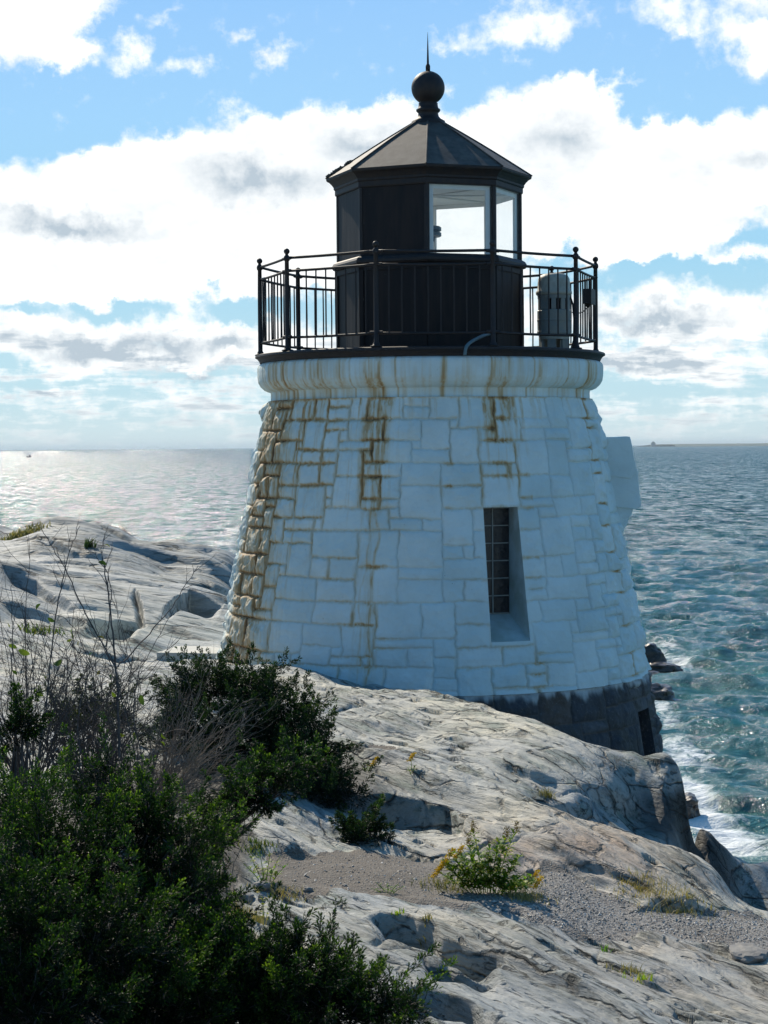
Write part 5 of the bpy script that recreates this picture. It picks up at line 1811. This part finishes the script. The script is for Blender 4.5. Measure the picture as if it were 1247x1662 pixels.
def one_leaf(p, rs, parent, root, mat, L=None, W=None, tone=None, direc=None):
    """a single broad curled leaf with a midrib fold"""
    L = L or rs.uniform(0.022, 0.040); W = W or L * 0.55
    d = unit(np.array(direc if direc is not None else rs.randn(3) * np.array([1, 1, .6]) + np.array([0, 0, -.4])))
    n = unit(np.cross(d, rs.randn(3))); s_ = np.cross(d, n)
    v = []; K = 7
    for i in range(K):
        f = i / (K - 1)
        w_ = W / 2 * math.sin(math.pi * min(1, f * 0.93 + 0.05)) ** 0.8
        c = p + d * L * f + n * L * 0.18 * math.sin(f * 3)
        v += [c - s_ * w_ + n * w_ * 0.35, c, c + s_ * w_ + n * w_ * 0.35]
    f4 = []
    for i in range(K - 1):
        a = 3 * i
        f4 += [(a, a + 1, a + 4, a + 3), (a + 1, a + 2, a + 5, a + 4)]
    tn = tone if tone is not None else rs.rand()
    npmesh('leaf', np.array(v) - np.array(root), np.array(f4), mat, parent, True, dict(tone=np.full(len(v), tn)))


rs = np.random.RandomState(55)
k9 = 9.0 / F
# broad clump at the far left
r1 = at(40, 9.0); r1 = (r1[0], r1[1], P(40, 1300, 9.0).z)
bare_shrub('bare_shrub', r1, [(rs.uniform(-35, 38), rs.uniform(-.15, .15), rs.uniform(.45, .95)) for _ in range(64)], 201, 'dense bare grey brown twigs rising at the far left edge', M_bark, 0.0032, 2, 3, .22, .5, 9)
r2 = at(150, 9.3); r2 = (r2[0], r2[1], P(150, 1290, 9.3).z)
bare_shrub('bare_shrub', r2, [(rs.uniform(-40, 40), rs.uniform(-.15, .15), rs.uniform(.35, .75)) for _ in range(56)], 202, 'tangled bare twigs between the juniper bushes at left', M_bark, 0.0030, 2, 3, .25, .6, 6)
r3 = at(240, 9.2); r3 = (r3[0], r3[1], P(235, 1320, 9.2).z)
bare_shrub('bare_shrub', r3, [(rs.uniform(-20, 80), rs.uniform(-.3, .3), rs.uniform(.28, .66)) for _ in range(70)], 203, 'fan of pale dry twigs leaning right before the dark juniper bush', M_pale, 0.0025, 2, 3, .24, .45, 4)
r3b = at(200, 9.0); r3b = (r3b[0], r3b[1], P(210, 1330, 9.0).z)
bare_shrub('bare_shrub', r3b, [(rs.uniform(-50, 60), rs.uniform(-.3, .3), rs.uniform(.25, .55)) for _ in range(50)], 204, 'short brown dead brush at the foot of the pale twig fan', M_bark, 0.0028, 2, 3, .25, .6, 0)

r3c = P(275, 1320, 9.6)
bare_shrub('bare_shrub', tuple(r3c), [(rs.uniform(-60, 55), rs.uniform(-.3, .3), rs.uniform(.2, .45)) for _ in range(45)], 205, 'brown tangle of dead brush against the dark juniper, right of the pale fan', M_pale, 0.0026, 2, 3, .25, .6, 3)

# tall stems drawn along the picture's own lines
tall = empty('tall_shrub', tuple(P(192, 1230, 8.8)), 'tall bare shrub with a few hanging leaves against the far rock', 'shrub')
root = np.array(tall.location)
mb = MB(); rs = np.random.RandomState(77)


def stem(pix, d0, r0, r1_, sides=6, sl=0.10):
    pts = np.array([P(u, v, d0 + 0.05 * i) for i, (u, v) in enumerate(pix)])
    tt_ = np.linspace(0, 1, 26)
    pp_ = np.stack([np.interp(tt_, np.linspace(0, 1, len(pts)), pts[:, q]) for q in range(3)], -1)
    for _ in range(3): pp_[1:-1] = (pp_[:-2] + 2 * pp_[1:-1] + pp_[2:]) / 4
    pp_[1:-1] += rs.randn(24, 3) * 0.0025
    mb.tube(pp_, np.linspace(r0, r1_, 26), 6)
    for k in range(sides):
        i = rs.randint(4, 24); t0 = unit(pp_[i + 1] - pp_[i])
        sgn = rs.choice([-1, 1])
        grow(mb, pp_[i], unit(t0 + np.array([sgn * .55, rs.randn() * .2, .1])), sl * rs.uniform(.5, 1.6), r0 * 0.38, rs, 1, .18, 2, .4)


stem([(194,1230),(192,1150),(190,1090),(184,1030),(178,980),(171,930),(166,905)], 8.8, .0065, .0024, 8)
stem([(190,1085),(170,1050),(140,1000),(110,930),(88,890),(62,852)], 8.8, .0040, .0013, 6)
stem([(172,1050),(180,1000),(182,950),(165,905),(168,870),(180,848)], 8.8, .0030, .0011, 3)
stem([(192,1082),(215,1060),(250,1020),(280,985),(305,945),(322,918)], 8.8, .0036, .0012, 5)
stem([(60,1240),(80,1120),(85,1030),(98,960),(108,915),(118,880),(130,854)], 8.6, .0040, .0013, 6)
stem([(18,1150),(20,1050),(19,980),(20,930)], 8.5, .0026, .0010, 4)
stem([(230,1230),(215,1150),(225,1090),(255,1040),(285,985)], 8.9, .0030, .0010, 5)
stem([(130,1250),(126,1150),(150,1080),(118,1010),(75,990)], 8.7, .0030, .0012, 5)
stem([(220,1230),(190,1100),(160,1030),(136,965)], 8.9, .0028, .0010, 4)
stem([(170,1250),(205,1150),(212,1080),(198,1030),(183,955)], 9.0, .0026, .0010, 4)
v = np.vstack(mb.v) - root
f3 = [np.vstack(mb.f3)] if mb.f3 else []
npmesh('stems', v, [np.vstack(mb.f4)] + f3, M_bark, tall, False)
for (u, v_, L, tn, dx) in [(160,912,.040,.10,.9),(168,885,.032,.8,.9),(66,980,.036,.15,-.2),(78,1003,.036,.35,.6),(160,1033,.03,1.0,.5),(14,1047,.040,.55,.9),(30,1055,.055,.62,.9),(20,1088,.030,.2,.4),
                           (100,1070,.055,.5,-.6),(68,1096,.034,.55,.2),(60,1125,.036,.6,.6),(228,1128,.052,.25,.1),(153,1060,.026,.3,-.7),(182,1123,.034,.55,.2),(262,1190,.034,.6,.3),(260,1204,.030,.65,.3),(283,1050,.028,.15,.2),(181,1094,.030,.1,.1),(115,1095,.030,.3,.3)]:
    one_leaf(np.array(P(u, v_, 8.75)), rs, tall, root, M_shrub, L, L * .5, tn, (dx, rs.randn() * .3, -.35))

# a forked bare twig lying out over the shaded slab
mb = MB(); root = np.array(at(385, 9.2))
rs = np.random.RandomState(5)


def pixtwig(pix, d, r0, r1_):
    pts = np.array([P(u, v, d) for u, v in pix]); mb.tube(pts, np.linspace(r0, r1_, len(pts)), 5)


pixtwig([(345,1370),(390,1345),(420,1327),(450,1312),(475,1303)], 9.2, .004, .0012)
pixtwig([(425,1324),(450,1310),(470,1298),(482,1296)], 9.2, .0025, .001)
pixtwig([(372,1450),(380,1400),(400,1360),(425,1330)], 9.2, .003, .0015)
pixtwig([(368,1450),(366,1415),(360,1385),(350,1372)], 9.3, .006, .004)
pixtwig([(366,1415),(375,1400),(371,1390)], 9.3, .004, .002)
ft = npmesh('fallen_twig', np.vstack(mb.v) - root, [np.vstack(mb.f4), np.vstack(mb.f3)], M_pale, None, False)
ft.location = root; tag(ft, 'forked grey dead twig leaning out over the shaded rock slab', 'twig')


# ---- herbs and grass
def tuft(u, v, n, h, spread, seed, mat, label, name='grass_tuft', cat='grass tuft', w=0.006, lean=(0, 0), tones=(0, 1), group=None, seeds=0):
    g = ground(u, v)
    rs = np.random.RandomState(seed)
    bx = rs.randn(n) * spread * 0.4; by = rs.randn(n) * spread * 0.35
    zb = zfull(g.x + bx, g.y + by)
    b = np.stack([g.x + bx, g.y + by, zb - 0.01], -1)
    ang = rs.rand(n) * 6.28; out = np.stack([np.cos(ang), np.sin(ang), 0 * ang], -1) * rs.uniform(.2, 1.0, n)[:, None]
    out[:, 0] += lean[0]; out[:, 1] += lean[1]
    H = h * rs.uniform(0.45, 1.1, n)
    K = 5; vs = []
    sd = unit(np.cross(out, [0, 0, 1.0]) + rs.randn(n, 3) * .2)
    for k in range(K):
        f = k / (K - 1)
        c = b + np.array([0, 0, 1.0]) * (H * (f - 0.28 * f * f))[:, None] + out * (H * 0.75 * f * f)[:, None]
        ww = w * (1 - f * 0.92) * (0.75 + 0.6 * min(1, 4 * f))
        vs += [c - sd * ww / 2, c + sd * ww / 2]
    V = np.stack(vs, 1).reshape(-1, 3)
    i = np.arange(n)[:, None] * 2 * K
    fq = np.concatenate([np.concatenate([i + 2 * k, i + 2 * k + 1, i + 2 * k + 3, i + 2 * k + 2], 1) for k in range(K - 1)])
    tn = np.repeat(rs.uniform(*tones, n), 2 * K)
    o = npmesh(name, V - np.array(g), fq, mat, None, True, dict(tone=tn))
    o.location = g
    return tag(o, label, cat, group, 'stuff' if seed in (302, 303, 304, 305, 307, 308, 315, 316, 322) else None)


def herb(u, v, stems, seed, label, name, cat, leafL=0.05, leafW=0.013, tone=(0.2, 0.75), head=None, plume=None, nleaf=16):
    """upright herb: each stem (du, height px, lean) carries spiralled lance-shaped leaves"""
    g = ground(u, v); k = g.y / F
    rs = np.random.RandomState(seed)
    e = empty(name, tuple(g), label, cat)
    for (du, hp, ln, kind) in stems:
        if seed == 301: hp *= 1.15; du *= 1.1
        x0 = g.x + du * k * 0.35; y0 = g.y + rs.uniform(-.04, .04); z0 = gz(x0, y0) - .01
        H = hp * k
        tt_ = np.linspace(0, 1, 10)
        pts = np.stack([x0 + (du * 0.65 * k) * tt_ + ln * k * tt_ ** 2, y0 + rs.uniform(-.05, .05) * tt_, z0 + H * tt_], -1)
        mb = MB(); mb.tube(pts, np.linspace(.0032, .0015, 10), 5)
        npmesh('stem', np.vstack(mb.v) - np.array(g), [np.vstack(mb.f4), np.vstack(mb.f3)], M_herb, e, True, dict(tone=np.full(mb.n, .55)))
        n = int(nleaf * (0.6 + H * 1.6))
        f = rs.uniform(0.12, 0.93, n); base = np.stack([np.interp(f, tt_, pts[:, q]) for q in range(3)], -1)
        a = np.arange(n) * 2.4 + rs.rand(n)
        dr = unit(np.stack([np.cos(a), np.sin(a) * .8, rs.uniform(.15, 1.0, n)], -1))
        L = leafL * rs.uniform(.6, 1.25, n) * (1.15 - 0.6 * f)
        mid = base + dr * (L * .5)[:, None]; tip = mid + unit(dr - np.array([0, 0, .55])) * (L * .5)[:, None]
        sd = unit(np.cross(dr, [0, 0, 1.0])); W = leafW * rs.uniform(.7, 1.2, n)
        V = np.stack([base, mid - sd * W[:, None] / 2 + [0, 0, .002], mid, mid + sd * W[:, None] / 2 + [0, 0, .002], tip], 1).reshape(-1, 3)
        i = np.arange(n)[:, None] * 5
        f3 = np.concatenate([i + [[0, 1, 2]], i + [[0, 2, 3]], i + [[1, 4, 2]], i + [[2, 4, 3]]])
        npmesh('leaves', V - np.array(g), f3, M_herb, e, True, dict(tone=np.repeat(rs.uniform(*tone, n), 5)))
        if kind:
            nf = 150 if kind == 'yellow' else 130
            tf = rs.rand(nf)
            if kind == 'yellow':
                c = pts[-1] + np.stack([rs.randn(nf) * .010 + (tf - .5) * .05, rs.randn(nf) * .012, (tf - .6) * .075], -1); Ls_ = .014; mt = M_yel
            else:
                c = pts[-1] + np.stack([rs.randn(nf) * .011, rs.randn(nf) * .011, (tf - .35) * .075], -1); Ls_ = .011; mt = M_seed
            vv, ff = leaves(c, unit(rs.randn(nf, 3) + [0, 0, .6]), unit(rs.randn(nf, 3)), np.full(nf, Ls_), np.full(nf, Ls_ * .7))
            npmesh('flower_head' if kind == 'yellow' else 'seed_head', vv - np.array(g), ff, mt, e, False, dict(tone=np.repeat(rs.rand(nf), 4)))
    return e


herb(792, 1452, [(-62,52,-6,None),(-48,62,-8,None),(-30,78,2,'seed'),(-16,95,-6,'seed'),(0,70,4,None),(12,84,8,None),(20,86,10,'seed'),(30,92,16,'seed'),(8,60,-4,None),(40,60,14,None),(-70,34,-6,'yellow'),(-45,58,-12,'yellow'),(54,26,18,'yellow'),(-58,44,-10,'yellow'),(62,22,12,'yellow'),(-36,66,-8,'yellow'),(66,18,10,None),
                 (-24,50,0,None),(34,50,6,None),(-8,64,-2,None),(48,36,8,None)], 301,
     'leafy goldenrod clump with brown heads and yellow sprays on the gravel before the slab', 'goldenrod', 'wildflower', 0.10, 0.024, (0.15, 0.95), nleaf=52)
tuft(725, 1440, 220, .09, .22, 302, M_straw, 'low dry olive grass left of the goldenrod clump', w=.005, tones=(0, .7))
tuft(855, 1462, 260, .08, .17, 303, M_straw, 'low golden grass at the right foot of the goldenrod clump', w=.005, tones=(.3, 1))
tuft(850, 1440, 120, .09, .14, 304, M_straw, 'dry grey grass between the goldenrod clump and the pale slab', w=.004, tones=(.2, .8))
tuft(1080, 1462, 330, .10, .34, 305, M_straw, 'strip of straw coloured grass under the pinkish rock edge', w=.005, tones=(.4, 1), lean=(.3, 0))
tuft(1040, 1445, 220, .08, .22, 315, M_straw, 'dead brown grass fringe left of the straw strip under the rock', w=.005, tones=(.5, .95))
tuft(1110, 1478, 120, .07, .16, 316, M_straw, 'green yellow grass at the right end of the straw strip', w=.005, tones=(0, .5))
herb(432, 1430, [(-20,40,-6,None),(-8,54,-4,None),(4,50,4,None),(16,44,8,None),(28,34,10,None),(-30,30,-6,None)], 306, 'yellow green leafy weed at the edge of the dirt patch', 'weed', 'weed', 0.06, 0.02, (.3, .95))
tuft(455, 1452, 200, .07, .20, 307, M_straw, 'reddish dry grass spilling onto the dirt at left', w=.006, tones=(.4, 1))
tuft(420, 1378, 160, .08, .16, 308, M_shrub, 'bright green moss like tuft beside the shaded slab', w=.008, tones=(.3, .9))
herb(630, 1449, [(-12,16,-8,None),(0,20,0,None),(10,18,8,None),(18,14,10,None),(-20,10,-8,None)], 309, 'tiny green seedling plant on the dirt near the foreground rock', 'seedling', 'plant', 0.045, 0.012, (.2, .6), nleaf=10)
herb(668, 1252, [(0,22,0,'yellow'),(-3,14,-3,None),(5,14,3,None)], 310, 'single small yellow flowered sprig high on the main rock', 'wildflower', 'wildflower', 0.04, 0.010, (.4, .9), nleaf=10)
tuft(888, 1292, 90, .10, .08, 311, M_straw, 'reddish green grass tuft growing from the middle of the main rock', w=.007, tones=(0, .9))
tuft(1018, 1578, 120, .08, .13, 312, M_straw, 'ochre grass in the crevice between the two foreground slabs', w=.006, tones=(.1, .9))
tuft(1040, 1592, 90, .09, .10, 313, M_herb, 'greener grass tuft lower in the crevice of the foreground slabs', w=.006, tones=(.3, 1))
tuft(982, 1545, 16, .10, .04, 317, M_herb, 'few thin green blades at the head of the crevice', w=.007, tones=(0, .5))
tuft(690, 1528, 34, .07, .06, 314, M_straw, 'small brown leaved tuft in the dark hollow of the foreground rock', w=.010, tones=(.1, .8))
tuft(648, 1506, 22, .06, .04, 318, M_herb, 'bright green sprout at the top of the dark foreground hollow', w=.010, tones=(.5, .9))
herb(596, 1252, [(0,16,2,None),(6,20,6,'yellow'),(-5,12,-4,None)], 319, 'little yellow green plant at the right side of the dark juniper bush', 'weed', 'weed', 0.045, 0.014, (.4, .95), nleaf=9)
tuft(34, 872, 420, .19, .50, 320, M_straw, 'yellow green and brown plant cushion on the far rock at left', 'plant_cushion', 'plant', w=.03, tones=(0, .75))
tuft(147, 888, 40, .26, .14, 321, M_shrub, 'lone dark green sprout on the far rock', w=.03, tones=(0, .3))
tuft(60, 1026, 160, .12, .5, 322, M_shrub, 'flat yellow green patch of plants behind the twigs at left', w=.02, tones=(.3, .9))
tuft(395, 1495, 130, .16, .16, 323, M_straw, 'wispy dry stalks at the left end of the foreground rock', w=.004, tones=(.3, 1))
e = herb(428, 1500, [(-8,30,-5,None),(0,36,-2,None),(6,26,5,None)], 324, 'weed with orange and white autumn leaves behind the lower juniper', 'weed', 'weed', 0.05, 0.026, (.8, 1.0), nleaf=9)

# loose stones
M_stone = simple_mat('loose_stone', (0.30, 0.28, 0.25, 1), 0.85, (0.20, 0.19, 0.18, 1), 8.0, bump=0.004, bscale=40)
for i, (u, v, sx, sz, lb) in enumerate([(424,1446,.055,.030,'flat pale stone lying in the weeds left of the dirt patch'), (400,1462,.06,.028,'broad dark stone on the left end of the foreground rock'), (425,1464,.026,.032,'small upright grey stone on the foreground rock edge'),
                                       (500,1448,.035,.018,'thin grey stone at the near edge of the dirt patch'), (560,1440,.022,.012,'small stone in the middle of the dirt patch'), (860,1418,.03,.02,'little stone in the gap right of the pale slab'),
                                       (1215,1556,.16,.05,'crumbled whitish stone lump on the slab at the right edge')]):
    g = ground(u, v)
    rock('stone', (g.x, g.y, g.z + sz * .3), (sx, sx * .7, sz), 40 + i, M_stone, lb, 'stone', None, i * 1.3, 3)

# gravel: many tiny chips on the path
rs = np.random.RandomState(9)
N = 70000
us = rs.uniform(380, 1300, N); ds = rs.uniform(11.6, 14.8, N)
x = (us - 623.5) / F * ds; y = ds
g = gravel_mask(x, y)
k = (g > 0.0) & (rs.rand(N) < 0.15 + 0.85 * sstep(0.6, 1.1, x)) & (rs.rand(N) < np.clip(0.35 + g * 2 + 0.6 * perlin(x * 1.5, y * 1.5, seed=5), .15, 1) * 0.75)
x, y = x[k], y[k]; z = zfull(x, y); n = len(x)
sz = 0.0028 + 0.0055 * rs.rand(n) ** 2.5 + (rs.rand(n) < .015) * 0.008
oct_ = np.array([(1, 0, 0), (0, 1, 0), (-1, 0, 0), (0, -1, 0), (0, 0, 1), (0, 0, -1)], float)
of = np.array([(0, 1, 4), (1, 2, 4), (2, 3, 4), (3, 0, 4), (1, 0, 5), (2, 1, 5), (3, 2, 5), (0, 3, 5)])
V = oct_[None] * sz[:, None, None] * rs.uniform(.6, 1.5, (n, 6, 1)) * np.array([1.2, 1.2, .6])
a = rs.rand(n) * 6.28
ca, sa = np.cos(a), np.sin(a)
V = np.stack([V[..., 0] * ca[:, None] - V[..., 1] * sa[:, None], V[..., 0] * sa[:, None] + V[..., 1] * ca[:, None], V[..., 2] + V[..., 0] * rs.randn(n, 1) * .3], -1)
V += np.stack([x, y, z + sz * .2], -1)[:, None, :]
m, t, b = material('stone_chips')
r = t.new('ShaderNodeValToRGB'); t.put(r.inputs[0], t.attr('tone'))
e = r.color_ramp.elements; e[0].color = (.08, .08, .08, 1); e[1].color = (.60, .58, .54, 1); q = e.new(.6); q.color = (.27, .25, .22, 1)
t.put(b.inputs['Base Color'], r.outputs[0]); b.inputs['Roughness'].default_value = .6
o = npmesh('gravel', V.reshape(-1, 3), (np.arange(n)[:, None, None] * 6 + of[None]).reshape(-1, 3), m, None, False, dict(tone=np.repeat(rs.rand(n), 6)))
tag(o, 'grey gravel chips scattered over the dirt path between the rocks', 'gravel', kind='stuff')


# ------------------------------------------------------------------ sea air: faint haze over the water
def make_haze():
    m = bpy.data.materials.new('haze_air'); m.use_nodes = True
    t = NT(m.node_tree)
    for n in list(t.n): t.n.remove(n)
    out = t.new('ShaderNodeOutputMaterial'); pv = t.new('ShaderNodeVolumePrincipled')
    pv.inputs['Color'].default_value = (0.72, 0.86, 0.95, 1); pv.inputs['Density'].default_value = 0.00005; pv.inputs['Anisotropy'].default_value = 0.2
    t.l.new(pv.outputs[0], out.inputs['Volume'])
    mb = MB(); mb.box(-42000, 42000, -60, 41500, -4, 60)
    o = mb.build('haze', m, None)
    tag(o, 'thin pale blue sea haze over the water', 'haze', kind='stuff')


make_haze()
